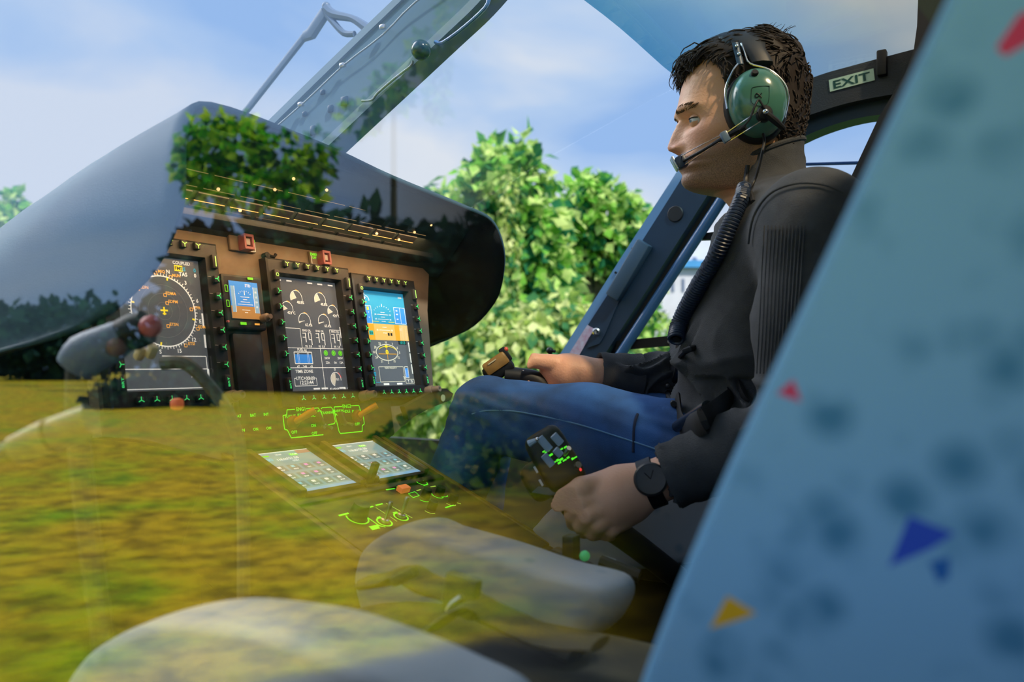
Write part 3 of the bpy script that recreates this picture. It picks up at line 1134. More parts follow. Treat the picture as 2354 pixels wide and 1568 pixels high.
md = ho.modifiers.new('thick', 'SOLIDIFY')
md.thickness = 0.008
md.offset = -1
md.material_offset = 1
md.material_offset_rim = 0
HOOD_OBJ = ho
# seams on the outer flank
for (a, b) in (((66, 520), (62, 580)), ((100, 505), (98, 575))):
    pass

# lining with the rows of slots and the warm lamps
A_, B_ = Vector((-.935, 1, 1.918)), Vector((-1.088, 1, 1.790))
dl = (B_ - A_).normalized()
nl = Vector((dl.z, 0, -dl.x))
if nl.z > 0:
    nl = -nl
mb = MB()
mb.loft([[(A_.x, .69, A_.z), (A_.x, 1.37, A_.z - .016), (A_.x, 1.37, A_.z - .012), (A_.x, .69, A_.z + .004)],
         [(B_.x - .01, .645, B_.z), (B_.x - .01, 1.45, B_.z), (B_.x - .01, 1.45, B_.z + .004), (B_.x - .01, .645, B_.z + .004)]], closed_u=True, cap=True)
LIN = mat('dark green grey lining', (0.02, 0.032, 0.034), .7, bump=.0005, bscale=400)
mb.build('hood_lining', LIN, hood, smooth=False)
WARM = mat('warm lamp glow', (1.0, 0.62, 0.25), .5, emit=1.6)
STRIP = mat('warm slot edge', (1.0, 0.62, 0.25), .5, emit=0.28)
rowsx = [((581, 390), (1014, 530)), ((534, 415), (976, 547)), ((426, 424), (947, 563)), ((415, 456), (913, 579))]
for ri, (a, b) in enumerate(rowsx):
    pa, pb = PP(*a, A_, nl), PP(*b, A_, nl)
    x = (pa.x + pb.x) / 2
    z = A_.z + (x - A_.x) * (dl.z / dl.x)
    n = 9
    y0, y1 = .70, pb.y
    for k in range(n):
        ya = y0 + (y1 - y0) * (k + .08) / n
        yb = y0 + (y1 - y0) * (k + .92) / n
        c = Vector((x, (ya + yb) / 2, z)) + nl * .001
        Ms = Matrix.Rotation(math.atan2(-dl.z, -dl.x) * -1, 4, 'Y')
        MB().box(c, (.014, yb - ya, .003), .001, Ms).build('lining_slot', BLKF, hood, smooth=False)
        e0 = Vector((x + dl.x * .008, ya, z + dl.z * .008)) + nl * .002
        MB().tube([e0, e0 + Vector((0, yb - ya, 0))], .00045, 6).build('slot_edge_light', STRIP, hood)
for p in ((502, 435), (632, 436), (675, 411), (751, 437), (552, 484), (991, 517), (953, 534), (866, 537), (917, 551), (830, 555), (882, 568)):
    c = PP(*p, A_ + nl * .004, nl)
    MB().ico(c, .0026, 2).build('hood_lamp', WARM, hood)
# front edge of the lining closed down to the panel
tag(hood, None)
al = bpy.data.lights.new('hood_light', 'AREA')
al.shape = 'RECTANGLE'
al.size, al.size_y = .60, .10
al.energy = 2.0
al.color = (1.0, .58, .25)
alo = bpy.data.objects.new('hood_light', al)
COL.objects.link(alo)
alo.location = (-1.0, 1.0, 1.84)
alo.rotation_euler = Vector((-.12, 0, -.20)).to_track_quat('-Z', 'Y').to_euler()
# ------------------------------------------------------------------ instrument panel (tilted plane: local x to starboard, y up the panel, z towards the seats)
ap = math.atan(.18)
PV = Vector((-math.sin(ap), 0, math.cos(ap)))
PN = Vector((math.cos(ap), 0, math.sin(ap)))
PO = Vector((-1.03, 1.0, 1.556))
PM = Matrix((Vector((0, 1, 0, 0)), PV.to_4d(), PN.to_4d(), Vector((0, 0, 0, 1)))).transposed()
for i in range(3):
    PM[3][i] = 0
PM[0][3], PM[1][3], PM[2][3] = PO
PM[3][3] = 1
GRN = mat('green legend glow', (0.06, 0.85, 0.20), .5, emit=0.75)
GRN2 = mat('yellow green legend glow', (0.42, 0.90, 0.18), .5, emit=0.6)
WHT = mat('white screen line', (0.82, 0.84, 0.78), .5, emit=0.75)
SCRBG = mat('dark grey screen', (0.095, 0.106, 0.118), .18, emit=0.66)
SM = {'white': WHT, 'dim': mat('dim grey screen line', (.16, .17, .17), .5, emit=.6), 'green': mat('green screen mark', (.16, .75, .02), .5, emit=.8),
      'amber': mat('amber screen mark', (.85, .45, .08), .5, emit=.8), 'yellow': mat('yellow screen mark', (.85, .70, .02), .5, emit=.8),
      'blue': mat('blue screen field', (.04, .26, .75), .5, emit=.75), 'cyan': mat('cyan screen field', (.02, .38, .58), .5, emit=.75),
      'sky': mat('sky blue screen field', (.03, .30, .52), .5, emit=.7), 'tan': mat('tan screen field', (.72, .46, .12), .5, emit=.7),
      'orange': mat('orange screen field', (.72, .36, .02), .5, emit=.7), 'brown': mat('brown screen field', (.42, .22, .06), .5, emit=.7),
      'pale': mat('pale blue tape', (.22, .42, .62), .5, emit=.7), 'black': mat('dark screen mark', (.02, .02, .02), .5),
      'red': mat('red screen mark', (.7, .06, .04), .5, emit=.7), 'teal': mat('teal screen mark', (.02, .42, .38), .5, emit=.7), 'cream': mat('cream gauge fill', (.66, .64, .52), .5, emit=.7)}

pan = thing('dashboard', 'warm grey instrument panel holding the lit displays under the hood', 'dashboard', M=PM)
mb = MB()
outl = [(-.365, -.05), (-.365, .235), (-.34, .262), (.36, .262), (.395, .24), (.372, .16), (.358, .02), (.352, -.02), (.30, -.05), (.165, -.11), (-.15, -.11), (-.30, -.06)]
mb.prism([(x, y, -.03) for x, y in outl], (0, 0, .022))
mb.build('panel_face', PANELM, pan, smooth=False, local=True)
# dark recess between the two left screens and the lower deck
mb = MB().box((-.116, .035, -.004), (.058, .118, .012), .004)
mb.box((.03, -.048, -.006), (.36, .088, .010), .006)
mb.build('blank_plate', mat('matt black plate', (.016, .016, .017), .5), pan, local=True)
mb = MB().box((-.0, .263, .01), (.70, .012, .07), .004)
mb.box((.0, .268, -.01), (.70, .02, .05))
mb.build('panel_brow', LINER, pan, local=True)


def ykey(dr, x, y, rot, s=.0042, c='g'):
    """three-armed key legend"""
    for a in (90, 210, 330) if True else ():
        t = math.radians(a + rot)
        dr.line([(x, y), (x + s * math.cos(t), y + s * math.sin(t))], .0009, c)


KEY_MESH = {}


def keys(disp, pts, rot, w, h, legend='Y', gm=GRN):
    for (x, y) in pts:
        kk_ = (w, h)
        if kk_ not in KEY_MESH:
            o = MB().box((0, 0, 0), (w, h, .008), .0015).build('bezel_key', KEYM, disp, local=True)
            KEY_MESH[kk_] = o.data
        else:
            o = bpy.data.objects.new('bezel_key', KEY_MESH[kk_])
            COL.objects.link(o)
            o.parent = disp
        o.location = (x, y, .012)
        kl = ('L', legend, rot, gm.name)
        if kl not in KEY_MESH:
            d = Draw({'g': gm}, .0046)
            if legend == 'Y':
                for a in (-90, 30, 150):
                    t = math.radians(a + rot)
                    d.line([(0, 0), (.0048 * math.cos(t), .0048 * math.sin(t))], .0010, 'g')
            elif legend == 'O':
                d.arc(0, 0, .0026, 0, 360, .001, 'g')
            elif legend == 'I':
                d.line([(0, -.008), (0, .008)], .0016, 'g')
            elif legend == 'T':
                d.text('BRT', 0, 0, .0032, 'g', rot=90, sx=1.7)
            l = d.build('key_legend', o)
            KEY_MESH[kl] = l.data
        else:
            l = bpy.data.objects.new('key_legend', KEY_MESH[kl])
            COL.objects.link(l)
            l.parent = o


def display(name, label, x0, y0, w, h, group='large portrait flight displays in the panel'):
    """frame around a glowing screen, origin at the screen's lower corner"""
    d = thing(name, label, 'display', group=group, M=PM @ Matrix.Translation((x0, y0, 0)))
    b = .027
    mb = MB()
    o_ = [(-b, -b), (w + b, -b), (w + b, h + b), (-b, h + b)]
    i_ = [(0, 0), (w, 0), (w, h), (0, h)]
    zf, zs = .010, -.004
    vs = [(x, y, -.010) for x, y in o_] + [(x, y, zf - .002) for x, y in o_] + [(x + (.003 if x < 0 else -.003), y + (.003 if y < 0 else -.003), zf) for x, y in o_]
    ch = .003
    i2 = [(-ch, -ch), (w + ch, -ch), (w + ch, h + ch), (-ch, h + ch)]
    vs += [(x, y, zf) for x, y in i2] + [(x, y, zs) for x, y in i_]
    fs = []
    for r in range(4):
        for k in range(4):
            fs.append((r * 4 + k, r * 4 + (k + 1) % 4, r * 4 + 4 + (k + 1) % 4, r * 4 + 4 + k))
    mb.add(vs, fs)
    mb.build('bezel', BEZ, d, local=True, angle=20)
    MB().add([(0, 0, zs), (w, 0, zs), (w, h, zs), (0, h, zs)], [(0, 1, 2, 3)]).box((w / 2, h / 2, zs - .003), (w, h, .004)).build('screen', SCRBG, d, smooth=False, local=True, recalc=False)
    kx = [w * (.085 + .166 * i) for i in range(6)]
    ky = [h * (.17 + .135 * i) for i in range(6)]
    keys(d, [(x, h + .0185) for x in kx], 0, .010, .011, gm=GRN2)
    keys(d, [(x, -.0155) for x in kx], 180, .010, .009)
    keys(d, [(-.0125, y) for y in ky], 90, .010, .011)
    keys(d, [(w + .0165, y) for y in ky], -90, .010, .011)
    keys(d, [(-.0125, h * .985)], 0, .010, .018, 'O', GRN2)
    keys(d, [(w + .0165, h * .985)], 0, .010, .022, 'I', GRN2)
    keys(d, [(-.0125, h * .045)], 0, .010, .022, 'T')
    keys(d, [(w + .0165, h * .035)], 0, .010, .022, 'T')
    for y in ky:
        if 'tick' not in KEY_MESH:
            o = MB().box((0, 0, 0), (.0055, .0007, .0012)).build('bezel_tick', mat('grey tick', (.35, .35, .35), .5), d, local=True, smooth=False)
            KEY_MESH['tick'] = o.data
        else:
            o = bpy.data.objects.new('bezel_tick', KEY_MESH['tick'])
            COL.objects.link(o)
            o.parent = d
        o.location = (w + .0065, y + .004, zf)
    kb = MB().lathe([(.0095, 0), (.0095, .014), (.0085, .016), (.0070, .016), (.0065, .030), (.0055, .032), (.0025, .032), (.002, .030), (0, .030)], (w + .018, -.016, zf), (0, 0, 1), 20)
    kb.build('rotary_knob', mat('warm grey knob', (.22, .17, .13), .45), d, local=True)
    return d, Draw(SM, zs + .0007)


def gauge(d, x, y, r, fill, num, a0=200, a1=-20):
    d.arc(x, y, r, a1, a0, .0009, 'white', n=18)
    f = a0 - (a0 - a1) * fill
    d.pie(x, y, r * .93, f, a0, 'cream', z=-.0002)
    d.line([(x, y), (x + r * .95 * math.cos(math.radians(f)), y + r * .95 * math.sin(math.radians(f)))], .0007, 'white')
    d.arc(x, y, r * 1.07, a1 + 80, a1 + 110, .0012, 'amber')
    d.rect(x + r * .2, y - r * .62, x + r * 1.25, y - r * .58, 'black', z=-.0001)
    d.text(num, x + r * .62, y - r * .52, .0046)


# ---- middle display: engine and vehicle page
w, h = .141, .195
md_, d = display('flight_display', 'middle display with round engine gauges and UTC clock readout', -.040, 0, w, h)
gauge(d, .042, .160, .0135, .38, '48.8%')
gauge(d, .098, .160, .0135, .38, '48.8%')
gauge(d, .019, .140, .0125, .25, '423°C')
gauge(d, .126, .140, .0125, .25, '420°C')
gauge(d, .055, .121, .0135, .05, '65.4%')
gauge(d, .101, .121, .0135, .05, '65.4%')
for x in (.006, .030, .078, .102, .128):
    d.rect(x - .006, .188, x + .006, .1905, 'white')
d.line([(0, .107), (.042, .107), (.042, .073)])
d.line([(0, .073), (w, .073)])
d.line([(.112, .107), (w - .004, .107)])
d.line([(.112, .107), (.112, .073)])
for x, t in ((.057, '90'), (.088, '90'), (.126, '30')):
    d.text('ENG OIL', x, .104, .0034)
    d.line([(x - .004, .100), (x - .004, .083)], .0016)
    d.line([(x - .011, .099), (x - .004, .099)], .0009)
    d.line([(x - .011, .092), (x - .004, .092)], .0009)
    d.frame(x + .003, .088, x + .009, .100, .0012)
    d.line([(x + .009, .088), (x + .009, .079)], .0016)
    d.text('95  5.8', x, .0765, .0036)
d.text('FUEL kg', .041, .070, .0042)
d.frame(.022, .046, .062, .066, .0012)
d.rect(.023, .047, .061, .062, 'blue')
for x in (.031, .053):
    d.frame(x - .0015, .048, x + .0015, .064, .0006)
d.text('47', .028, .041, .004)
d.text('349', .043, .041, .004)
d.text('43', .058, .041, .004)
d.line([(.084, .073), (.084, .0)], .001)
for x, t in ((.096, 'G'), (.115, 'B'), (.132, 'G')):
    d.arc(x, .065, .0042, 0, 360, .0012, 'green')
    d.rect(x - .0024, .0625, x + .0024, .0675, 'green')
d.text('28.5V', .098, .056, .0038)
d.text('28.5V', .130, .056, .0038)
d.text('22A', .098, .048, .0038)
d.text('0A', .117, .048, .0038)
d.text('12A', .132, .048, .0038)
d.line([(0, .039), (w, .039)], .001)
d.text('TIME ZONE', .040, .033, .0052)
d.line([(.016, .021), (.020, .021)])
d.line([(.062, .021), (.066, .021), (.066, .008), (.016, .008), (.016, .021)])
d.text('UTC+00h00', .041, .021, .0056)
d.text('12:23:44', .043, .0138, .0062)
d.arc(.113, .018, .0125, -10, 250, .001, 'white')
d.pie(.113, .018, .0115, 90, 250, 'cream', z=-.0002)
d.arc(.113, .018, .0135, 10, 60, .0014, 'red')
d.text('0', .113, .036, .005)
d.text('0.1', .117, .018, .004)
d.text('83.4%NR', .107, -.003 + .004, .004)
d.text('86.1', .134, .001, .004)
for x in (.070, .090, .128):
    d.rect(x - .007, -.0, x + .007, .0, 'white')
for x in (.064, .083, .126):
    d.rect(x - .0075, .0035 - .009 + .0065, x + .0075, .0075 - .009 + .0055, 'white')
d.rect(w - .003, .093, w - .001, .113, 'white')
d.build('screen_symbols', md_)

# ---- right display: attitude and compass page
w, h = .130, .184
rd_, d = display('flight_display', 'display with blue and tan horizon above an oval compass, beside the pilot knee', .162, .004, w, h)
d.rect(0, .094, w, h, 'sky', z=-.0005)
d.rect(0, .060, w, .094, 'tan', z=-.0005)
d.rect(0, .060, .030, .094, 'orange', z=-.0003)
d.rect(.090, .060, .104, .094, 'orange', z=-.0003)
d.rect(0, .094, .026, .140, 'blue', z=-.0003)
d.frame(0, .094, .028, .142, .0007)
d.line([(.012, .094), (.012, .142)], .0006)
d.rect(.096, .098, w, .142, 'blue', z=-.0003)
d.frame(.095, .097, w - .002, .143, .0008)
d.line([(.113, .097), (.113, .143)], .0007)
for y in (.110, .124, .134):
    d.text('60', .103, y, .0036)
    d.text('9', .020, y, .0034)
d.arc(.013, .158, .0125, -10, 190, .001)
d.pie(.013, .158, .0085, 60, 230, 'white', z=-.0001)
d.text('0', .013, .175, .004)
d.rect(.009, .150, .018, .153, 'orange')
d.rect(.016, .130, .022, .139, 'yellow')
d.text('3000', .118, .172, .0038, 'cream')
for i in range(-4, 5):
    a = 90 + i * 14
    d.line([(.060 + .026 * math.cos(math.radians(a)), .116 + .026 * math.sin(math.radians(a))), (.060 + .029 * math.cos(math.radians(a)), .116 + .029 * math.sin(math.radians(a)))], .0008)
d.line([(.060, .150), (.060, .142)], .0012)
for y, hw in ((.126, .006), (.120, .016), (.113, .006), (.107, .016), (.101, .006), (.087, .006), (.081, .016), (.075, .006)):
    d.line([(.060 - hw, y), (.060 + hw, y)], .0009)
    if hw > .01:
        d.text('10', .060 - hw - .005, y, .0035)
        d.text('10', .060 + hw + .005, y, .0035)
d.line([(.028, .100), (.046, .100)], .0010, 'yellow')
d.line([(.074, .100), (.092, .100)], .0010, 'yellow')
for i in range(7):
    d.line([(.104 + .0036 * i, .061), (.108 + .0036 * i, .093)], .0008, 'cream')
d.text('85', .108, .084, .005, 'cream')
d.rect(.014, .070, .026, .079, 'teal')
d.text('0.0', .020, .0745, .0045, 'black', z=.0003)
for x in (.070, .078):
    d.rect(x - .0025, .070, x + .0025, .0755, 'black')
d.arc(.006, .061, .0045, 0, 360, .0014, 'orange')
d.text('+', .006, .061, .006)
d.rect(.096, .052, .120, .060, 'black')
d.text('1013', .108, .056, .006, 'teal', z=.0003)
d.mb.v = [(a, .120 + (b - .094) * .711 if b > .094 else .088 + (b - .060) * .94, c) for a, b, c in d.mb.v]
cx, cy, rx, ry = .058, .064, .031, .0155
d.arc(cx, cy, rx, 0, 360, .0013, 'cream', ry=ry, n=40)
for i in range(36):
    a = math.radians(i * 10)
    d.line([(cx + rx * math.cos(a), cy + ry * math.sin(a)), (cx + rx * 1.07 * math.cos(a), cy + ry * 1.08 * math.sin(a))], .0007, 'cream')
for i, t in enumerate(('E', '6', '3', 'N', '33', '30', 'W', '24', '21', 'S', '15', '12')):
    a = math.radians(i * 30)
    d.text(t, cx + rx * 1.2 * math.cos(a), cy + ry * 1.26 * math.sin(a), .0046, 'cream')
d.line([(cx, cy - ry * .9), (cx, cy + ry * .9)], .0010, 'orange')
d.line([(cx - rx * .8, cy - .003), (cx + rx * .9, cy - .003)], .0010, 'orange')
d.arc(cx + .002, cy, rx * .9, 20, 150, .0009, 'yellow', ry=ry * .78)
d.rect(cx - .004, cy + ry - .006, cx + .003, cy + ry - .001, 'yellow')
d.arc(cx, cy + .001, .003, 0, 360, .002, 'yellow')
d.text('TS', .100, .014, .005, 'cream')
d.frame(.028, .007, .100, .036, .0010, 'cream')
d.text('NDB VALIDITY', .063, .034, .0036, 'cream')
d.rect(.0, .038, .011, .044, 'yellow')
d.rect(.0, .019, .018, .026, 'cyan')
d.text('NAV1', .009, .0225, .0042, 'black', z=.0002)
for y in (.031, .015, .010):
    d.text('110.30', .009, y, .0038, 'cyan')
d.line([(0, .0065), (.028, .0065)], .0006, 'cyan')
for x in (.006, .044, .083):
    d.rect(x - .008, .001, x + .008, .0045, 'white')
d.frame(.104, .014, .114, .036, .0009)
d.rect(.105, .015, .113, .033, 'blue')
d.line([(.107, .015), (.107, .030)], .0006)
d.line([(.111, .015), (.111, .030)], .0006)
d.frame(.103, .003, .128, .011, .0008, 'cream')
d.text('T  15', .116, .007, .0045)
for y in (.066, .044, .022):
    d.rect(w - .0045, y, w - .002, y + .019, 'white')
d.build('screen_symbols', rd_)

# ---- left display: navigation page
w, h = .142, .196
ld_, d = display('flight_display', 'display with a white compass ring, partly behind the open end of the hood', -.332, .008, w, h)
cx, cy, r = .075, .115, .052
d.arc(cx, cy, r, 0, 360, .0014, 'white', n=60)
for k in (.25, .5, .75):
    d.arc(cx, cy, r * k, 0, 360, .0004, 'dim', n=30)
for i in range(72):
    a = math.radians(i * 5)
    L_ = .0045 if i % 2 == 0 else .003
    d.line([(cx + r * math.cos(a), cy + r * math.sin(a)), (cx + (r + L_) * math.cos(a), cy + (r + L_) * math.sin(a))], .0009)
for i, t in enumerate(('E', '6', '3', 'N', '33', '30', 'W', '24', '21', 'S', '15', '12')):
    a = math.radians(i * 30 - 12)
    d.text(t, cx + (r + .009) * math.cos(a), cy + (r + .009) * math.sin(a), .0055)
for a in (78, 168, 258, 348):
    a = math.radians(a)
    d.line([(cx + (r - .005) * math.cos(a), cy + (r - .005) * math.sin(a)), (cx + r * math.cos(a), cy + r * math.sin(a))], .0022, 'yellow')
d.line([(cx - .006, cy + .001), (cx + .006, cy + .001)], .0022, 'yellow')
d.line([(cx, cy - .006), (cx, cy + .006)], .0022, 'yellow')
d.line([(cx - .003, cy - .004), (cx + .003, cy - .004)], .0016, 'yellow')
for x, y, t in ((.004, .024, 'EDMA'), (.006, .012, 'EDPM'), (.004, -.022, 'ETSN'), (.016, .052, 'MUN'), (.046, .005, 'LPPR'), (.054, -.024, 'EDMX'), (-.038, .030, 'EDN'), (.030, -.050, 'ETSI'), (-.008, .056, 'MIQ')):
    d.frame(cx + x - .0022, cy + y - .0022, cx + x + .0022, cy + y + .0022, .0008, 'amber')
    d.text(t, cx + x + .010, cy + y + .003, .0042, 'amber')
d.rect(cx + .024, cy + .062, cx + .038, cy + .071, 'yellow')
d.text('FMS', cx + .031, cy + .0665, .005, 'black', z=.0003)
d.text('GPSCAN', .034, .190, .0045)
d.text('COUPLED', .112, .190, .0045)
d.text('GS', .113, .181, .0055, 'cyan')
d.text('0', .134, .181, .0055, 'cyan')
d.text('TAS', .113, .173, .0055)
d.text('0', .134, .173, .0055)
d.rect(.042, .172, .052, .184, 'blue')
d.line([(.064, .049), (.138, .049), (.138, .002), (.0, .002)], .0010)
d.line([(.0, .030), (.138, .030)], .0010)
d.text('no Radar', .120, .0195, .004)
for y in (.095, .062, .010):
    d.rect(w - .0042, y, w - .0012, y + .020, 'white')
d.build('screen_symbols', ld_)

# ---- standby instrument
sb = thing('standby_display', 'small square standby display with blue and brown horizon', 'display', M=PM @ Matrix.Translation((-.147, .1155, .004)))
mb = MB()
w, h, b = .056, .060, .012
mb.box((w / 2, h / 2 - .003, -.006), (w + 2 * b, h + 2.4 * b, .018), .004)
mb.build('bezel', BEZ, sb, local=True, angle=20)
MB().box((w / 2, h / 2, .002), (w, h, .004)).build('screen', SCRBG, sb, local=True, smooth=False)
d = Draw(SM, .0045)
d.rect(0, .020, w, h, 'blue')
d.rect(0, 0, w, .020, 'brown')
d.rect(.002, .010, .009, .052, 'pale', z=.0002)
d.rect(.046, .010, .055, .052, 'pale', z=.0002)
d.line([(.009, .010), (.009, .052)], .0008, z=.0003)
d.line([(.046, .010), (.046, .052)], .0008, z=.0003)
for i in range(-3, 4):
    a = math.radians(90 + i * 15)
    d.line([(.028 + .015 * math.cos(a), .029 + .015 * math.sin(a)), (.028 + .017 * math.cos(a), .029 + .017 * math.sin(a))], .0007, z=.0003)
d.line([(.028, .045), (.028, .038)], .0012, z=.0003)
for y, hw in ((.035, .009), (.031, .004), (.027, .009), (.023, .015), (.014, .008), (.010, .003)):
    d.line([(.028 - hw, y), (.028 + hw, y)], .0008, z=.0003)
d.text('STD', .036, .054, .0042, z=.0003)
for y in (.020, .028, .036, .044):
    d.text('10', .0505, y, .003, z=.0004)
d.rect(.014, -.010, .026, -.0055, 'green')
d.rect(.042, -.0095, .052, -.0065, 'amber')
d.rect(.038, .0645, .049, .0685, 'green')
for y in (.018, .042):
    d.frame(-.008, y, -.003, y + .010, .0008, 'green')
d.build('screen_symbols', sb)
MB().lathe([(.007, 0), (.007, .012), (.004, .014), (.004, .020), (0, .020)], (w + .004, .002, .003), (0, 0, 1), 16).build('rotary_knob', MATS['warm grey knob'], sb, local=True)
MB().lathe([(.0018, 0), (.0018, .004), (0, .004)], (-.010, -.006, .003), (0, 0, 1), 10).build('indicator_lamp', mat('pink lamp', (.7, .2, .25), .4), sb, local=True)

# ---- guarded warning switches on the brow of the panel
PINK = mat('dusty red guard', (.26, .075, .085), .5)
for lab, x, y, sgn in (('dusty red guarded switch on the panel brow over the standby display', -.101, .243, 1),
                       ('dusty red guarded switch on the panel brow over the middle display', .072, .236, -1)):
    g = thing('guarded_switch', lab, 'switch', group='guarded switches on the panel brow', M=PM @ Matrix.Translation((x, y, -.008)))
    MB().box((0, 0, .003), (.052, .026, .006), .002).build('switch_plate', PANELM, g, local=True)
    MB().box((0, -.011, .014), (.019, .005, .016), .001).box((0, .010, .014), (.019, .005, .016), .001).box((-.008, 0, .014), (.004, .024, .016), .001).box((.008, 0, .014), (.004, .024, .016), .001).build('switch_guard', PINK, g, local=True, smooth=False)
    MB().box((0, 0, .014), (.009, .011, .010), .001).build('switch_cap', mat('grey switch cap', (.30, .27, .27), .4), g, local=True)
    dd = Draw({'g': SM['green'], 'w': SM['cream']}, .0065)
    dd.text('EMER', .017 * sgn, .007, .005, 'g')
    dd.text('OFF', .017 * sgn, .001, .004, 'g')
    dd.line([(.024 * sgn, .004), (.024 * sgn, -.011), (.012 * sgn, -.011)], .0008, 'w')
    dd.build('switch_legend', g)
for lab, x, y in (('tiny latch lever above the middle display, beside the standby display', -.057, .228), ('tiny latch lever between the middle and the end display', .138, .212)):
    g = thing('panel_latch', lab, 'latch', M=PM @ Matrix.Translation((x, y, -.006)))
    MB().lathe([(.005, 0), (.005, .010), (0, .011)], (0, 0, 0), (0, 0, 1), 12).build('latch_base', BLACK, g, local=True)
    MB().tube([(.004, 0, .007), (.014, -.002, .009), (.018, .003, .010)], .0028, 8).build('latch_lever', BLACK, g, local=True)

# ---- engine control strip under the middle display
ec = thing('engine_panel', 'engine control strip outlined in green light below the middle display', 'control panel', M=PM @ Matrix.Translation((0, 0, -.001)))
MB().box((.035, -.055, -.003), (.22, .066, .008), .003).build('panel_plate', mat('dark control plate', (.020, .021, .018), .5), ec, local=True)
gd = Draw({'g': mat('bright green outline', (.10, .95, .02), .5, emit=.8)}, .0018)


def rp(x, y):
    return (x, y)


gd.line([(-.035, -.031), (-.052, -.031), (-.054, -.039), (-.062, -.040), (-.062, -.062), (-.056, -.064), (-.050, -.077), (.022, -.077)], .0014, 'g')
gd.line([(-.010, -.031), (.018, -.031), (.021, -.036), (.024, -.052)], .0014, 'g')
gd.line([(.024, -.033), (.027, -.031), (.048, -.031), (.051, -.034), (.054, -.056), (.051, -.060), (.036, -.061)], .0012, 'g')
gd.line([(.023, -.035), (.026, -.050)], .0012, 'g')
gd.line([(.075, -.031), (.056, -.031), (.054, -.036), (.060, -.074), (.063, -.078), (.118, -.078), (.120, -.068), (.126, -.065), (.126, -.050), (.122, -.046), (.118, -.031), (.098, -.031)], .0014, 'g')
for t, x, y, hh in (('ENG1', -.022, -.031, .0058), ('ENG2', .087, -.031, .0058), ('FLIGHT', -.046, -.042, .0046), ('IDLE', -.024, -.041, .0046), ('MANUAL', .009, -.037, .0046), ('MODE', .009, -.043, .0046),
                    ('TRAINING', .038, -.040, .0046), ('MANUAL', .066, -.038, .0046), ('MODE', .066, -.044, .0046), ('IDLE', .087, -.040, .0046), ('FLIGHT', .110, -.041, .0046), ('OFF', -.042, -.068, .0048), ('ON', .002, -.060, .0048),
                    ('OFF', .002, -.073, .0048), ('OFF', .108, -.064, .0048), ('BAT', -.150, -.036, .0042), ('BAT', -.122, -.036, .0042), ('INT', -.096, -.036, .0042), ('ON', -.146, -.058, .0042), ('ON', -.120, -.058, .0042), ('ON', -.094, -.058, .0042)):
    gd.text(t, x, y, hh, 'g')
gd.build('panel_legend', ec)
ORK = mat('orange lever knob', (.80, .30, .02), .4)
for x, y in ((-.044, -.052), (.108, -.050)):
    k_ = MB().lathe([(.011, 0), (.011, .006), (.009, .010), (0, .010)], (x, y, 0), (0, 0, 1), 18).build('selector_base', mat('rust orange base', (.40, .12, .02), .5), ec, local=True)
    MB().tube([(x, y, .008), (x + .012, y + .009, .026), (x + .020, y + .014, .036)], [.005, .006, .006], 12).build('selector_lever', ORK, ec, local=True)
for x, y in ((.026, -.062), (.076, -.060)):
    MB().lathe([(.005, 0), (.005, .003), (.0025, .004), (.0025, .006)], (x, y, 0), (0, 0, 1), 12).tube([(x, y, .004), (x + .002, y - .006, .018)], [.002, .003], 8).build('toggle_switch', METAL, ec, local=True)
for x, y in ((.014, -.050), (.066, -.052)):
    MB().box((x, y, .006), (.005, .024, .012), .001, Matrix.Rotation(.4, 4, 'Z')).build('toggle_guard', mat('olive guard', (.10, .10, .05), .5), ec, local=True)
for x, y in ((-.172, -.060), (.140, -.095)):
    pass
# ------------------------------------------------------------------ sloping centre console with two touch screens and a lower switch plate
CD = Vector((.9185, 0, -.3955))          # aft and down
CN = Vector((.3955, 0, .9185))
CO = Vector((-1.009, 1.0, 1.458))
CM = Matrix((Vector((0, 1, 0, 0)), (-CD).to_4d(), CN.to_4d(), Vector((0, 0, 0, 1)))).transposed()
for i in range(3):
    CM[3][i] = 0
CM[0][3], CM[1][3], CM[2][3] = CO
CM[3][3] = 1
CMI = CM.inverted()


def LC(px, py):
    p = CMI @ PP(px, py, CO, CN)
    return p.x, p.y


OCH = mat('olive brown console edge', (.150, .098, .020), .45, noise=.12, nscale=25)
OCD = mat('dark olive console', (.030, .028, .012), .55)
con = thing('centre_console', 'sloping centre console between the seats with raised olive edges', 'console', M=CM)
mb = MB()
mb.box((.0, -.165, -.10), (.345, .44, .20), .008)
mb.build('console_body', OCD, con, local=True)
MB().box((-.176, -.18, -.006), (.012, .40, .020), .003).build('edge_rail', OCH, con, local=True)
MB().box((.176, -.18, -.006), (.012, .40, .020), .003).build('edge_rail', OCH, con, local=True)
MB().box((0, -.385, -.05), (.345, .012, .10), .003).build('console_end', OCD, con, local=True)
MB().box((0, -.143, .001), (.34, .012, .006), .002).build('console_bar', OCD, con, local=True)
# closed side below down to the cabin floor
fl_z = .885
pd = thing('console_pedestal', 'dark pedestal carrying the centre console down to the floor', 'pedestal', (-.85, 1.0, fl_z))
mb = MB()
mb.prism([(-1.12, .86, fl_z), (-.70, .86, fl_z), (-.66, .86, 1.25), (-.70, .86, 1.285), (-1.06, .86, 1.42), (-1.12, .86, 1.42)], (0, .28, 0))
mb.build('pedestal_body', mat('dark olive side', (.022, .021, .012), .7), pd, smooth=False)


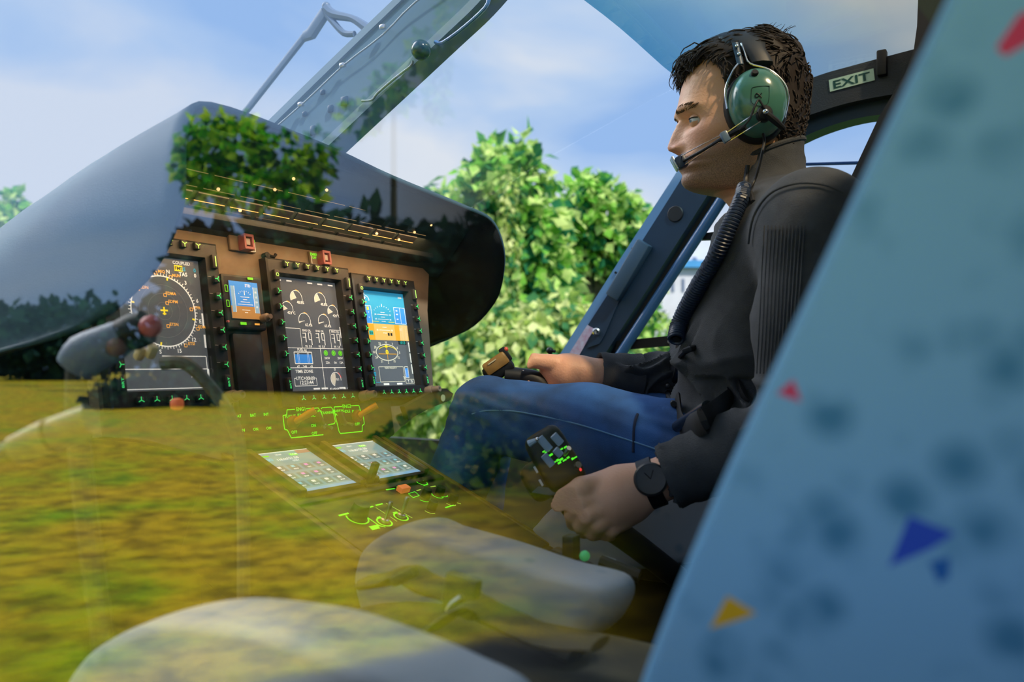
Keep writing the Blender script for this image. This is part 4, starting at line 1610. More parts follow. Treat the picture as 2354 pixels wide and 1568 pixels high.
def touch(label, x0, x1, y0, y1, seed):
    w, h = x1 - x0, y1 - y0
    t = thing('touch_screen', label, 'touch screen', group='touch screens on the console', M=CM @ Matrix.Translation((x0, y0, 0)))
    b = .013
    mb = MB()
    for c, s_ in (((-b / 2, h / 2, .004), (b, h + .012, .016)), ((w + b / 2, h / 2, .004), (b, h + .012, .016))):
        mb.box(c, s_, .003)
    mb.build('side_rail', OCH, t, local=True)
    MB().box((w / 2, h + .004, .002), (w, .007, .008), .002).box((w / 2, -.005, .002), (w, .009, .008), .002).build('end_rail', OCD, t, local=True)
    MB().box((w / 2, h / 2, .001), (w, h, .004)).build('screen', mat('blue grey glowing screen', (.26, .40, .46), .15, emit=.60), t, local=True, smooth=False)
    pal = {'white': WHT, 'green': SM['green'], 'cyan': mat('cyan glow', (.25, .62, .75), .5, emit=.7), 'grey': mat('grey button field', (.20, .28, .31), .4, emit=.45),
           'mag': mat('magenta glow', (.75, .30, .70), .5, emit=.7), 'blue': mat('light blue bar', (.22, .45, .72), .5, emit=.6), 'red': mat('rosy field', (.5, .24, .24), .5, emit=.5)}
    d = Draw(pal, .0036)
    d.line([(0, h - .0008), (w, h - .0008)], .0014)
    d.rect(0, 0, w, .009, 'blue')
    if seed == 1:
        d.rect(w * .74, h * .90, w * .99, h * .985, 'red')
    d.rect(w * .08, h * .90, w * .22, h * .93, 'green')
    d.rect(w * .58, h * .87, w * .72, h * .92, 'green')
    d.text('COM', w * .65, h * .895, .004, 'white', z=.0003)
    d.frame(w * .03, h * .80, w * .20, h * .85, .0008, 'cyan')
    d.text('COM1', w * .115, h * .825, .004, 'cyan')
    d.text('118.00', w * .36, h * .80, .0052)
    d.text('121.50', w * .56, h * .81, .0060)
    d.text('ident', w * .40, h * .93, .004)
    d.text('STBY', w * .56, h * .74, .004)
    g = random.Random(seed)
    for r in range(3):
        for c in range(4):
            x, y = w * (.13 + .245 * c), h * (.58 - .20 * r)
            d.rect(x - w * .095, y - h * .07, x + w * .095, y + h * .07, 'grey')
            d.rect(x - .004, y + h * .005, x + .003, y + h * .05, g.choice(['white', 'white', 'cyan', 'mag']), z=.0003)
            d.text(g.choice(['MAP', 'NAV', 'RAD', 'SET']), x, y - h * .04, .0034, 'white', z=.0003)
    d.build('screen_symbols', t)
    return t


a, b, c_, e_ = LC(577, 1050), LC(700, 1036), LC(818, 1112), LC(702, 1140)
TX0, TX1 = (a[0] + e_[0]) / 2, (b[0] + c_[0]) / 2
TY1, TY0 = (a[1] + b[1]) / 2, (c_[1] + e_[1]) / 2
touch('lit touch screen of grey buttons on the console, with a rosy corner', TX0, TX1, TY0, TY1, 1)
a2, b2, c2, e2 = LC(750, 1028), LC(860, 1015), LC(950, 1083), LC(855, 1104)
touch('lit touch screen on the console next to the pilot leg', (a2[0] + e2[0]) / 2, (b2[0] + c2[0]) / 2, TY0, TY1, 2)
# small upright lever between the screens
lv = thing('console_lever', 'short upright olive lever at the foot of the touch screens', 'lever', M=CM @ Matrix.Translation((*LC(848, 1112), 0)))
MB().box((0, 0, .018), (.013, .010, .040), .003).build('lever_block', mat('olive lever', (.085, .075, .02), .5), lv, local=True)
MB().box((0, -.003, .001), (.030, .016, .004), .001).build('lever_foot', BLACK, lv, local=True)

# lower switch plate
sp = thing('switch_plate', 'lower console plate with green ringed switches and a round knob', 'control panel', M=CM)
px0, py0 = LC(740, 1178)
MB().box((.0, -.268, .000), (.335, .225, .006), .002).build('panel_plate', mat('olive switch plate', (.055, .042, .016), .5), sp, local=True)
G3 = mat('lime legend glow', (.22, .95, .02), .5, emit=.85)
d = Draw({'g': G3, 'y': mat('yellow green line', (.45, .75, .08), .5, emit=.6), 'k': MATS['bright green outline']}, .0038)


def pl(pts, w=.0014, c='g', z=0):
    d.line([LC(*p) for p in pts], w, c, z)


def ring(px, py, r, a0=0, a1=360, w=.0016, c='g'):
    x, y = LC(px, py)
    d.arc(x, y, r, a0, a1, w, c)


# guard outline round the toggles
pl([(822, 1184), (838, 1176)], .002)
pl([(842, 1173), (856, 1169)], .0024)
pl([(862, 1167), (878, 1163)], .0024)
pl([(886, 1162), (946, 1196)], .0014, 'y')
pl([(826, 1183), (870, 1214), (884, 1217)], .0018)
pl([(862, 1172), (884, 1186)], .0012, 'y')
pl([(895, 1193), (911, 1204)], .0012, 'y')
ring(820, 1196, .0165, 140, 400, .0020)
ring(882, 1205, .0115, 0, 360, .0020)
ring(920, 1193, .0110, 0, 360, .0020)
pl([(777, 1191), (800, 1185)], .003)
pl([(848, 1218), (870, 1213)], .004)
pl([(852, 1222), (870, 1218)], .004)
pl([(866, 1196), (874, 1194)], .004)
pl([(903, 1185), (912, 1183)], .004)
# switches further to the far side
pl([(886, 1131), (906, 1128)], .0024, 'k')
pl([(910, 1125), (932, 1121)], .0024, 'k')
ring(968, 1113, .010, 20, 340, .0014, 'k')
pl([(954, 1109), (966, 1106)], .002, 'k')
pl([(972, 1121), (982, 1118)], .002, 'k')
pl([(937, 1140), (952, 1135), (962, 1144), (948, 1149), (937, 1140)], .0012, 'k')
pl([(956, 1133), (966, 1130)], .002, 'y')
pl([(972, 1128), (980, 1126)], .002, 'y')
pl([(988, 1124), (1000, 1122)], .002, 'y')
ring(972, 1150, .012, 190, 330, .0014, 'k')
ring(1004, 1143, .010, 130, 300, .0014, 'k')
ring(1015, 1141, .009, 130, 320, .0014, 'k')
pl([(1022, 1172), (1042, 1166)], .0022, 'k')
ring(1034, 1161, .009, 170, 300, .0014, 'y')
ring(986, 1178, .010, 170, 280, .0014, 'y')
pl([(1046, 1160), (1058, 1163)], .0016, 'y')
d.build('panel_legend', sp)


def up(px, py, hgt, r, m, name, tilt=(0, 0)):
    x, y = LC(px, py)
    return MB().tube([(x, y, .003), (x + tilt[0], y + tilt[1], .003 + hgt)], r, 12).build(name, m, sp, local=True)


x, y = LC(820, 1196)
MB().lathe([(.0135, 0), (.0135, .012), (.0125, .016), (.012, .024), (0, .025)], (x, y, .003), (0, 0, 1), 20).build('rotary_knob', mat('olive knob', (.045, .042, .018), .5), sp, local=True)
for (px, py) in ((882, 1205), (920, 1193)):
    x, y = LC(px, py)
    MB().lathe([(.0065, 0), (.0065, .005), (.003, .006), (.003, .010), (.0024, .010), (.0038, .030), (.003, .033), (0, .033)], (x, y, .003), (.05, .05, 1), 14).build('toggle_switch', METAL, sp, local=True)
x, y = LC(924, 1134)
MB().box((x, y, .008), (.022, .013, .010), .002).build('push_button', mat('orange lit button', (.85, .25, .05), .4, emit=.5), sp, local=True)
for (px, py) in ((976, 1146), (1008, 1140), (1038, 1158), (990, 1174)):
    x, y = LC(px, py)
    MB().lathe([(.008, 0), (.008, .010), (.007, .014), (0, .014)], (x, y, .003), (0, 0, 1), 16).build('rotary_knob', BLACK, sp, local=True)
# forward footwell and dark nose closing
tag(MB().box((-1.25, .885, 1.27), (.03, .93, .78)).build('wall_fore', mat('dark nose bulkhead', (.008, .016, .024), .8)), 'dark nose bulkhead ahead of the footwell', 'wall', kind='structure')
br = thing('panel_bracket', 'dark bracket with a round hole at the lower end of the panel', 'bracket', PX(1010, 915, -1.02))
mb = MB().prism([PX(*p, -1.00) for p in ((930, 935), (985, 905), (1026, 893), (1042, 905), (1036, 920), (985, 940), (940, 965))], (-.012, 0, 0))
mb.build('bracket_plate', OCD, br, smooth=False)
MB().lathe([(.007, 0), (.007, .001), (0, .001)], PX(1018, 915, -.999), (1, 0, 0), 14).build('bracket_hole', mat('pale hole', (.45, .5, .30), .6), br)
# ------------------------------------------------------------------ seats with patterned covers
def tri_mask(nt, uv, pts):
    """1 inside the (counter-clockwise) polygon in the plane of uv = (u socket, v socket)"""
    acc = None
    for (x0, y0), (x1, y1) in zip(pts, pts[1:] + pts[:1]):
        nx, ny = -(y1 - y0), (x1 - x0)
        L = math.hypot(nx, ny)
        nx, ny = nx / L, ny / L
        m1 = nt.nodes.new('ShaderNodeMath')
        m1.operation = 'MULTIPLY_ADD'
        m1.inputs[1].default_value = nx
        m1.inputs[2].default_value = -(nx * x0 + ny * y0)
        nt.links.new(uv[0], m1.inputs[0])
        m2 = nt.nodes.new('ShaderNodeMath')
        m2.operation = 'MULTIPLY_ADD'
        m2.inputs[1].default_value = ny
        nt.links.new(uv[1], m2.inputs[0])
        nt.links.new(m1.outputs[0], m2.inputs[2])
        m3 = nt.nodes.new('ShaderNodeMath')
        m3.operation = 'GREATER_THAN'
        m3.inputs[1].default_value = 0
        nt.links.new(m2.outputs[0], m3.inputs[0])
        if acc is None:
            acc = m3.outputs[0]
        else:
            m4 = nt.nodes.new('ShaderNodeMath')
            m4.operation = 'MULTIPLY'
            nt.links.new(acc, m4.inputs[0])
            nt.links.new(m3.outputs[0], m4.inputs[1])
            acc = m4.outputs[0]
    return acc


def fabric(name, base, spot, patches=(), scale=55, thr=(.10, .34), amount=.8):
    m = bpy.data.materials.new(name)
    m.use_nodes = True
    nt = m.node_tree
    b = nt.nodes['Principled BSDF']
    b.inputs['Roughness'].default_value = .85
    b.inputs['Specular IOR Level'].default_value = .25
    tc = nt.nodes.new('ShaderNodeTexCoord')
    v = nt.nodes.new('ShaderNodeTexVoronoi')
    v.inputs['Scale'].default_value = scale
    v.inputs['Randomness'].default_value = 1
    nt.links.new(tc.outputs['Object'], v.inputs['Vector'])
    mr = nt.nodes.new('ShaderNodeMapRange')
    mr.inputs['From Min'].default_value = thr[0]
    mr.inputs['From Max'].default_value = thr[1]
    mr.inputs['To Min'].default_value = amount
    mr.inputs['To Max'].default_value = 0
    nt.links.new(v.outputs['Distance'], mr.inputs['Value'])
    n = nt.nodes.new('ShaderNodeTexNoise')
    n.inputs['Scale'].default_value = scale * .45
    nt.links.new(tc.outputs['Object'], n.inputs['Vector'])
    gt = nt.nodes.new('ShaderNodeMapRange')
    gt.inputs['From Min'].default_value = .40
    gt.inputs['From Max'].default_value = .55
    nt.links.new(n.outputs['Fac'], gt.inputs['Value'])
    ml = nt.nodes.new('ShaderNodeMath')
    ml.operation = 'MULTIPLY'
    nt.links.new(mr.outputs[0], ml.inputs[0])
    nt.links.new(gt.outputs[0], ml.inputs[1])
    mx = nt.nodes.new('ShaderNodeMix')
    mx.data_type = 'RGBA'
    mx.inputs['A'].default_value = tuple(base) + (1,)
    mx.inputs['B'].default_value = tuple(spot) + (1,)
    nt.links.new(ml.outputs[0], mx.inputs['Factor'])
    col = mx.outputs['Result']
    if patches:
        sx = nt.nodes.new('ShaderNodeSeparateXYZ')
        nt.links.new(tc.outputs['Object'], sx.inputs[0])
        for c, pts in patches:
            ar = sum(x0 * y1 - x1 * y0 for (x0, y0), (x1, y1) in zip(pts, pts[1:] + pts[:1]))
            if ar < 0:
                pts = pts[::-1]
            f = tri_mask(nt, (sx.outputs['X'], sx.outputs['Z']), pts)
            m2 = nt.nodes.new('ShaderNodeMix')
            m2.data_type = 'RGBA'
            nt.links.new(f, m2.inputs['Factor'])
            nt.links.new(col, m2.inputs['A'])
            m2.inputs['B'].default_value = tuple(c) + (1,)
            col = m2.outputs['Result']
    nt.links.new(col, b.inputs['Base Color'])
    return m


YS = 0.36                                  # outboard flank of the near seat
SEATC = (-.20, .58)


def pxz(px, py, loc):
    p = PY(px, py, YS)
    return (p.x - loc[0], p.z - loc[2])


BASEC, SPOTC = (.21, .46, .70), (.03, .18, .33)  # blue cast of the skylight is put into the base colour
SEAT_Z = fl_z
loc1 = Vector((-.35, .58, SEAT_Z))
patches = [((.62, .06, .14), [pxz(*p, loc1) for p in ((1786, 905), (1824, 872), (1842, 924))]),
           ((.62, .06, .14), [pxz(*p, loc1) for p in ((2290, 110), (2345, 30), (2400, 20), (2380, 90), (2310, 130))]),
           ((.72, .42, .015), [pxz(*p, loc1) for p in ((1628, 1452), (1672, 1370), (1742, 1412), (1700, 1425))]),
           ((.03, .09, .55), [pxz(*p, loc1) for p in ((2042, 1304), (2090, 1186), (2196, 1226), (2140, 1262))]),
           ((.02, .14, .45), [pxz(*p, loc1) for p in ((2136, 1292), (2184, 1280), (2182, 1326), (2158, 1342))])]
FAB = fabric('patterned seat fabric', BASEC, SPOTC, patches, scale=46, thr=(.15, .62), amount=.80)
CUSH = fabric('pale cushion fabric', (.25, .285, .32), (.14, .20, .25), scale=34, amount=.7)


def superbox(mb, c, half, n=5, M=None, seg=(22, 12), taper=None):
    """rounded box with superellipsoid corners"""
    U, V = seg
    vs, fs = [], []

    def sp(a, p):
        return math.copysign(abs(a) ** p, a)
    e1 = 2 / n
    for i in range(V + 1):
        ph = -math.pi / 2 + math.pi * i / V
        for k in range(U):
            th = 2 * math.pi * k / U
            v = Vector((half[0] * sp(math.cos(ph), e1) * sp(math.cos(th), e1), half[1] * sp(math.cos(ph), e1) * sp(math.sin(th), e1), half[2] * sp(math.sin(ph), e1)))
            if taper:
                v = taper(v)
            if M is not None:
                v = M @ v
            vs.append(Vector(c) + v)
    for i in range(V):
        for k in range(U):
            fs.append((i * U + k, i * U + (k + 1) % U, (i + 1) * U + (k + 1) % U, (i + 1) * U + k))
    mb.add(vs, fs)
    return mb


def bolster(px_pts, y0, y1):
    """thigh bolster: a side outline (pixels on the plane y) swept across, with rounded shoulders"""
    ym = (y0 + y1) / 2
    o = spline([PY(px, py, y0 + .85 * (y1 - y0)) for px, py in px_pts], 6, closed=True)
    cen = sum(o, Vector()) / len(o)
    secs = []
    hw = (y1 - y0) / 2
    for k in range(11):
        a = -math.pi / 2 + math.pi * k / 10
        s_ = .80 + .20 * max(0, math.cos(a)) ** .5
        yy = ym + hw * math.sin(a)
        secs.append([Vector((cen.x + (p.x - cen.x) * s_, yy, cen.z + (p.z - cen.z) * s_)) for p in o])
    return MB().loft(secs, closed_u=True, cap=True)


def make_seat():
    r = thing('pilot_seat', 'pale patterned empty seat with raised thigh bolsters and tall backrest, close to the camera', 'seat', loc1, 'seats of the cockpit')
    # far and near thigh bolsters
    bolster([(885, 1335), (888, 1272), (916, 1226), (1000, 1186), (1060, 1204), (1200, 1244), (1330, 1288), (1462, 1326), (1452, 1400), (1385, 1448), (1290, 1446), (1180, 1432), (1090, 1420), (930, 1420)], .74, .82).build('thigh_bolster', CUSH, r, angle=60)
    bolster([(285, 1580), (300, 1520), (360, 1446), (460, 1392), (560, 1370), (700, 1380), (820, 1400), (960, 1446), (1120, 1512), (1250, 1590), (1200, 1720), (900, 1800), (400, 1760)], .37, .45).build('thigh_bolster', CUSH, r, angle=60)
    superbox(MB(), (-.42, .585, 1.30), (.22, .17, .045), 5).build('seat_cushion', mat('dark olive seat pan', (.040, .036, .016), .8, noise=.3, nscale=30), r, angle=60)
    superbox(MB(), (-.34, .585, 1.16), (.24, .19, .10), 6).build('seat_base', mat('black seat base', (.006, .006, .007), .8, spec=.1), r, angle=60)
    MB().box((-.34, .585, SEAT_Z + .09), (.30, .30, .18), .02).build('seat_pedestal', MATS['black seat base'], r)
    # backrest: flank outline measured on the near side, extruded inboard with a rounded edge
    fr = [(2290, -220), (2200, -12), (2092, 215), (1990, 430), (1868, 690), (1760, 922), (1660, 1142), (1560, 1380), (1488, 1572), (1440, 1720)]
    f3 = [PY(px, py, YS) for px, py in fr]
    prof = []
    for p in f3:
        prof.append((p.x, p.z))
    back = [(x + .30, z + .03) for x, z in prof][::-1]
    loop = prof + back
    secs = []
    W_ = .45
    n = 14
    for k in range(n + 1):
        a = -math.pi / 2 + math.pi * k / n
        yy = YS + W_ / 2 + W_ / 2 * math.sin(a)
        ins = .022 * (1 - max(0, math.cos(a)) ** .35)
        sec = []
        m_ = len(prof)
        for i, (x, z) in enumerate(loop):
            dx = ins if i < m_ else -ins
            sec.append((x + dx - (.0 if i >= m_ else .0), yy, z))
        secs.append(sec)
    # the widest ring sits on the flank itself so that the near edge keeps its measured line
    mb = MB()
    flank = [(x, YS, z) for x, z in loop]
    ring1 = [(x - .004 if i < len(prof) else x, YS + .010, z) for i, (x, z) in enumerate(loop)]
    ring2 = [(x - .004 if i < len(prof) else x, YS + W_ - .010, z) for i, (x, z) in enumerate(loop)]
    flank2 = [(x, YS + W_, z) for x, z in loop]
    mb.loft([flank, ring1, ring2, flank2], closed_u=True, cap=True)
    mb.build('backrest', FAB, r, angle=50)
    mb = MB()
    mb.tube([PY(px + 4, py, YS + .004) for px, py in fr], .0035, 8, smooth=3)
    mb.build('edge_piping', mat('blue seat piping', (.10, .28, .48), .7), r)
    # black recliner between cushion and backrest
    mb = MB()
    superbox(mb, (-.21, .60, 1.27), (.055, .16, .07), 5)
    mb.build('recline_cover', MATS['black seat base'], r)
    return r


seat1 = make_seat()
# harness lying across the empty seat
HARN = mat('black harness webbing', (.016, .016, .014), .8, wave=.0003, wscale=400)
HB = mat('reflection tinted buckle', (.045, .042, .015), .4)  # yellow tint of the reflection is put into buckle and webbing colours
hn = thing('seat_harness', 'black harness and buckle in an olive reflection tint, lying loose between the bolsters of the empty seat', 'seat belt', PY(1060, 1400, .66))
hy = .64
pts = [PY(*p, hy) for p in ((850, 1338), (900, 1330), (935, 1318), (985, 1345), (1045, 1362), (1110, 1400), (1200, 1442), (1330, 1500))]
MB().tube(pts, .020, 8, smooth=5, flat=((0, 0, 1), .35, 1.2)).build('webbing', mat('reflection tinted webbing', (.022, .020, .006), .8), hn)
MB().tube([PY(*p, .60) for p in ((1000, 1440), (1090, 1385), (1150, 1420), (1260, 1470), (1380, 1480))], .014, 8, smooth=5, flat=((0, 0, 1), .3, 1.3)).build('webbing', MATS['reflection tinted webbing'], hn)
MB().box(PY(1062, 1368, .60), (.034, .012, .036), .003, Matrix.Rotation(.15, 4, 'Y')).build('buckle', HB, hn)
MB().tube([PY(*p, .592) for p in ((1030, 1405), (1040, 1388), (1062, 1372))], .003, 8, smooth=3).build('buckle_tongue', METAL, hn)
MB().box(PY(930, 1325, .61), (.030, .012, .010), .003, Matrix.Rotation(-.5, 4, 'Y')).build('adjuster', HB, hn)

seat2 = copy_tree(seat1)
seat2.location = loc1 + Vector((-.03, .80, -.005))
seat2['label'] = 'pale grey seat the pilot sits in, its thigh bolster showing below his hand'

# ------------------------------------------------------------------ the empty seat's cyclic stick with its grip
cs = thing('cyclic_stick', 'blurred grey cyclic stick with red button in front of the empty seat', 'control stick', (-.70, .42, SEAT_Z))
GRIPB = mat('blue grey grip', (.10, .15, .24), .4)
tg = .74
MB().tube([P(*p, tg) for p in ((172, 846), (200, 815), (252, 790), (286, 770))], [.017, .020, .018, .015], 14, smooth=3).build('grip', mat('pale blue grip', (.15, .20, .28), .45), cs)
MB().tube([P(*p, tg) for p in ((276, 772), (310, 762), (338, 752))], [.014, .017, .016], 14, smooth=3).build('grip_head', BLACK, cs)
MB().ico(P(346, 750, tg - .012), .010, 2).build('red_button', mat('rosy red button', (.55, .10, .10), .4), cs)
MB().ico(P(268, 798, tg - .012), .009, 2).build('grip_switch', mat('brown switch', (.20, .10, .08), .5), cs)
MB().tube([P(*p, tg) for p in ((180, 842), (176, 880), (178, 980), (200, 1200), (240, 1500), (262, 1720))], .010, 10, smooth=4).build('stick_tube', mat('dark stick tube', (.02, .022, .02), .5), cs)
cw = thing('curved_lever', 'curved dark lever arching in front of the lowest display edge', 'lever', P(562, 2330, .92))
MB().tube([P(*p, .92) for p in ((372, 836), (430, 838), (492, 900), (530, 960), (552, 1040), (560, 1200), (560, 1500), (562, 2330))], .0075, 10, smooth=5).build('lever_arm', mat('brown grey lever', (.14, .12, .07), .5), cw)
for p in ((322, 812), (348, 808)):
    MB().box(P(*p, .90), (.010, .010, .016), .003, Matrix.Rotation(.6, 4, 'Y')).build('lever_pin', mat('pale brass pin', (.75, .55, .25), .4), cw)
MB().box(P(407, 929, .90), (.013, .012, .013), .004).build('lever_lamp', mat('orange red lamp', (.75, .16, .05), .4, emit=.35), cw)
gh = thing('grab_handle', 'pale yellow cylindrical handle with a dark ring, low beside the empty seat', 'handle', P(120, 1050, .62))
MB().tube([P(*p, .60) for p in ((35, 1035), (100, 1008), (210, 965))], [.011, .013, .012], 14).build('handle_grip', mat('pale yellow grip', (.26, .23, .08), .5), gh)
MB().tube([P(*p, .60) for p in ((118, 1001), (122, 999.5))], .0140, 14).build('handle_ring', BLACK, gh)
MB().tube([P(*p, .60) for p in ((35, 1035), (-60, 1075), (-200, 1200))], .009, 10).build('handle_arm', MATS['dark stick tube'], gh)

# ------------------------------------------------------------------ the side window that mirrors the meadow
SIDE = glass_mat('mirroring side window', .16)
nt = SIDE.node_tree
tcn = nt.nodes.new('ShaderNodeTexCoord')
sx = nt.nodes.new('ShaderNodeSeparateXYZ')
nt.links.new(tcn.outputs['Object'], sx.inputs[0])


def nmath(nt, op, a, b=None, c=None):
    n = nt.nodes.new('ShaderNodeMath')
    n.operation = op
    for i, v in enumerate((a, b, c)):
        if v is None:
            continue
        if isinstance(v, (int, float)):
            n.inputs[i].default_value = v
        else:
            nt.links.new(v, n.inputs[i])
    return n.outputs[0]


# reflectivity gradient added to fade the mirrored scene out towards the aft edge
xe = nmath(nt, 'MULTIPLY_ADD', nmath(nt, 'MAXIMUM', nmath(nt, 'SUBTRACT', 1.6, sx.outputs['Z']), 0.0), .53, -.094)
dd_ = nmath(nt, 'SUBTRACT', xe, sx.outputs['X'])
mr = nt.nodes.new('ShaderNodeMapRange')
mr.interpolation_type = 'SMOOTHSTEP'
mr.inputs['From Min'].default_value = 0.0
mr.inputs['From Max'].default_value = 0.13
mr.inputs['To Max'].default_value = 0.165
nt.links.new(dd_, mr.inputs['Value'])
nt.links.new(mr.outputs[0], [n for n in nt.nodes if n.type == 'MIX_SHADER'][0].inputs[0])
mb = MB()
poly = [Vector((.03, YP, 2.35)), Vector((.03, YP, 1.53)), Vector((-.15, YP, 1.51)), Vector((-.80, YP, 1.27)), Vector((-1.55, YP, 1.0)), Vector((-1.55, YP, 1.5)), Vector((-1.30, YP, 1.75)), Vector((-.95, YP, 2.25)), Vector((-.45, YP, 2.35))]
mb.prism(poly, (0, .004, 0))
tag(mb.build('window_4', SIDE, smooth=False), 'side window pane mirroring the yellow green meadow and trees', 'window', kind='structure')
# ------------------------------------------------------------------ the pilot
YPI = 1.38
SKIN = bpy.data.materials.new('skin')
SKIN.use_nodes = True
nt = SKIN.node_tree
b = nt.nodes['Principled BSDF']
b.inputs['Roughness'].default_value = .50
b.inputs['Subsurface Weight'].default_value = .15
b.inputs['Subsurface Radius'].default_value = (.012, .004, .002)
at = nt.nodes.new('ShaderNodeAttribute')
at.attribute_name = 'beard'
at2 = nt.nodes.new('ShaderNodeAttribute')
at2.attribute_name = 'blush'
nz = nt.nodes.new('ShaderNodeTexNoise')
nz.inputs['Scale'].default_value = 900
nz.inputs['Detail'].default_value = 2
tcs = nt.nodes.new('ShaderNodeTexCoord')
nt.links.new(tcs.outputs['Object'], nz.inputs['Vector'])
m1 = nt.nodes.new('ShaderNodeMix')
m1.data_type = 'RGBA'
m1.inputs['A'].default_value = (.70, .385, .235, 1)
m1.inputs['B'].default_value = (.66, .23, .18, 1)
nt.links.new(at2.outputs['Fac'], m1.inputs['Factor'])
m2 = nt.nodes.new('ShaderNodeMix')
m2.data_type = 'RGBA'
m2.inputs['B'].default_value = (.065, .036, .020, 1)
nt.links.new(m1.outputs['Result'], m2.inputs['A'])
mrn = nt.nodes.new('ShaderNodeMapRange')
mrn.inputs['From Min'].default_value = .3
mrn.inputs['From Max'].default_value = .7
mrn.inputs['To Min'].default_value = .55
mrn.inputs['To Max'].default_value = 1.0
nt.links.new(nz.outputs['Fac'], mrn.inputs['Value'])
mm = nt.nodes.new('ShaderNodeMath')
mm.operation = 'MULTIPLY'
nt.links.new(at.outputs['Fac'], mm.inputs[0])
nt.links.new(mrn.outputs[0], mm.inputs[1])
nt.links.new(mm.outputs[0], m2.inputs['Factor'])
nt.links.new(m2.outputs['Result'], b.inputs['Base Color'])
nb = nt.nodes.new('ShaderNodeTexNoise')
nb.inputs['Scale'].default_value = 260
nb.inputs['Detail'].default_value = 4
nt.links.new(tcs.outputs['Object'], nb.inputs['Vector'])
bpn = nt.nodes.new('ShaderNodeBump')
bpn.inputs['Distance'].default_value = .0006
nt.links.new(nb.outputs['Fac'], bpn.inputs['Height'])
nt.links.new(bpn.outputs['Normal'], b.inputs['Normal'])
HAIRM = mat('dark brown hair', (.022, .015, .011), .60, spec=.25)
SWEAT = mat('charcoal knit', (.044, .047, .052), .92, noise=.12, nscale=40, bump=.0010, bscale=700)
RIB = mat('charcoal ribbed knit', (.046, .046, .048), .92, wave=.0014, wscale=55, wdir='X')
JEAN = mat('blue denim', (.016, .080, .25), .85, noise=.30, nscale=14, bump=.0008, bscale=900)

# head frame: x to the face, y to the side that shows, z up
HC = PY(1745, 240, YPI)
YAW = math.radians(26)
HX = Vector((-math.cos(YAW), -math.sin(YAW), 0))
HY = Vector((math.sin(YAW), -math.cos(YAW), 0))
HM = Matrix(((HX.x, HY.x, 0, HC.x), (HX.y, HY.y, 0, HC.y), (0, 0, 1, HC.z), (0, 0, 0, 1)))
# (HX, HY, Z) is left-handed as written when HY = Z x HX is -; keep faces consistent through recalc

pers = thing('person', 'man in charcoal zip sweater and jeans wearing a green headset, flying with both hands', 'person', (-.42, YPI, SEAT_Z + .45))

fr_prof = [(.100, -.005), (.092, .045), (.080, .085), (.066, .110), (.048, .121), (.0315, .1275), (.0044, .1335), (-.0132, .1375), (-.024, .1320), (-.0352, .1275), (-.048, .1270), (-.060, .1270), (-.074, .1280), (-.0815, .1300),
           (-.088, .1345), (-.0925, .1365), (-.0965, .1330), (-.0996, .1295), (-.1030, .1330), (-.1065, .1330), (-.1115, .1285), (-.117, .1265), (-.1235, .1285), (-.130, .1280), (-.137, .1230), (-.143, .1110), (-.1465, .092), (-.1485, .076),
           (-.154, .063), (-.162, .055), (-.176, .044), (-.20, .034), (-.235, .026)]
back_prof = [(.100, -.015), (.092, -.036), (.080, -.050), (.066, -.060), (.048, -.066), (.03, -.069), (0, -.071), (-.03, -.069), (-.06, -.062), (-.09, -.053), (-.12, -.050), (-.15, -.052), (-.20, -.064), (-.235, -.072)]
wid = [(.100, .006), (.092, .034), (.080, .052), (.066, .063), (.048, .0705), (.03, .074), (0, .0755), (-.03, .0745), (-.05, .0725), (-.07, .0690), (-.09, .0640), (-.11, .0585), (-.13, .0530), (-.143, .0500), (-.16, .0510), (-.20, .0540), (-.235, .060)]
nose_p = [(-.024, 0), (-.032, .0085), (-.043, .0150), (-.054, .0195), (-.063, .0225), (-.0690, .0238), (-.0740, .0215), (-.0785, .0110), (-.083, .0), (.1, 0), (-.3, 0)]
nose_w = [(-.026, .0085), (-.045, .0085), (-.060, .0105), (-.072, .0135), (-.080, .0140)]


def gauss(u, s):
    return np.exp(-(u / s) ** 2)


nz_, na = 190, 176
zs = np.concatenate([np.linspace(.1005, .06, 22), np.linspace(.058, -.015, 40), np.linspace(-.0165, -.150, 104), np.linspace(-.153, -.235, 24)])
ph = np.linspace(0, 2 * math.pi, na, endpoint=False)
ph = ph - .55 * np.sin(ph) * (1) + .0          # crowd columns to the front
Zg, Pg = np.meshgrid(zs, ph, indexing='ij')
xf = sinterp(Zg, fr_prof, .0012)
xb = sinterp(Zg, back_prof, .006)
w_ = sinterp(Zg, wid, .005)
xc = (xf + xb) / 2 - .0
cs_, sn_ = np.cos(Pg), np.sin(Pg)
n_f = np.where(Zg > -.15, 2.35, 2.0)
ef = 2 / n_f
sg = lambda a, p: np.sign(a) * np.abs(a) ** p
Xh = xc + np.where(cs_ > 0, (xf - xc), (xc - xb)) * sg(cs_, ef)
Yh = w_ * sg(sn_, ef)
front = np.clip(cs_, 0, 1) ** .5
# face narrows towards the front below the cheekbones
nar = np.interp(Zg, [-.16, -.145, -.11, -.07, -.03, .03], [0, .30, .30, .22, .10, 0])
Yh = Yh * (1 - nar * np.clip((Xh - .02) / .11, 0, 1) ** 1.2)
ay = np.abs(Yh)
# nose ridge, wings and nostrils
Xh += np.interp(Zg, *zip(*sorted(nose_p))) * gauss(Yh, np.interp(Zg, *zip(*sorted(nose_w)))) * (cs_ > 0)
Xh += .0075 * gauss(ay - .0145, .006) * gauss(Zg + .0715, .0065) * (cs_ > 0)
Xh -= .0090 * gauss(ay - .0075, .0035) * gauss(Zg + .0790, .0028) * (cs_ > 0)
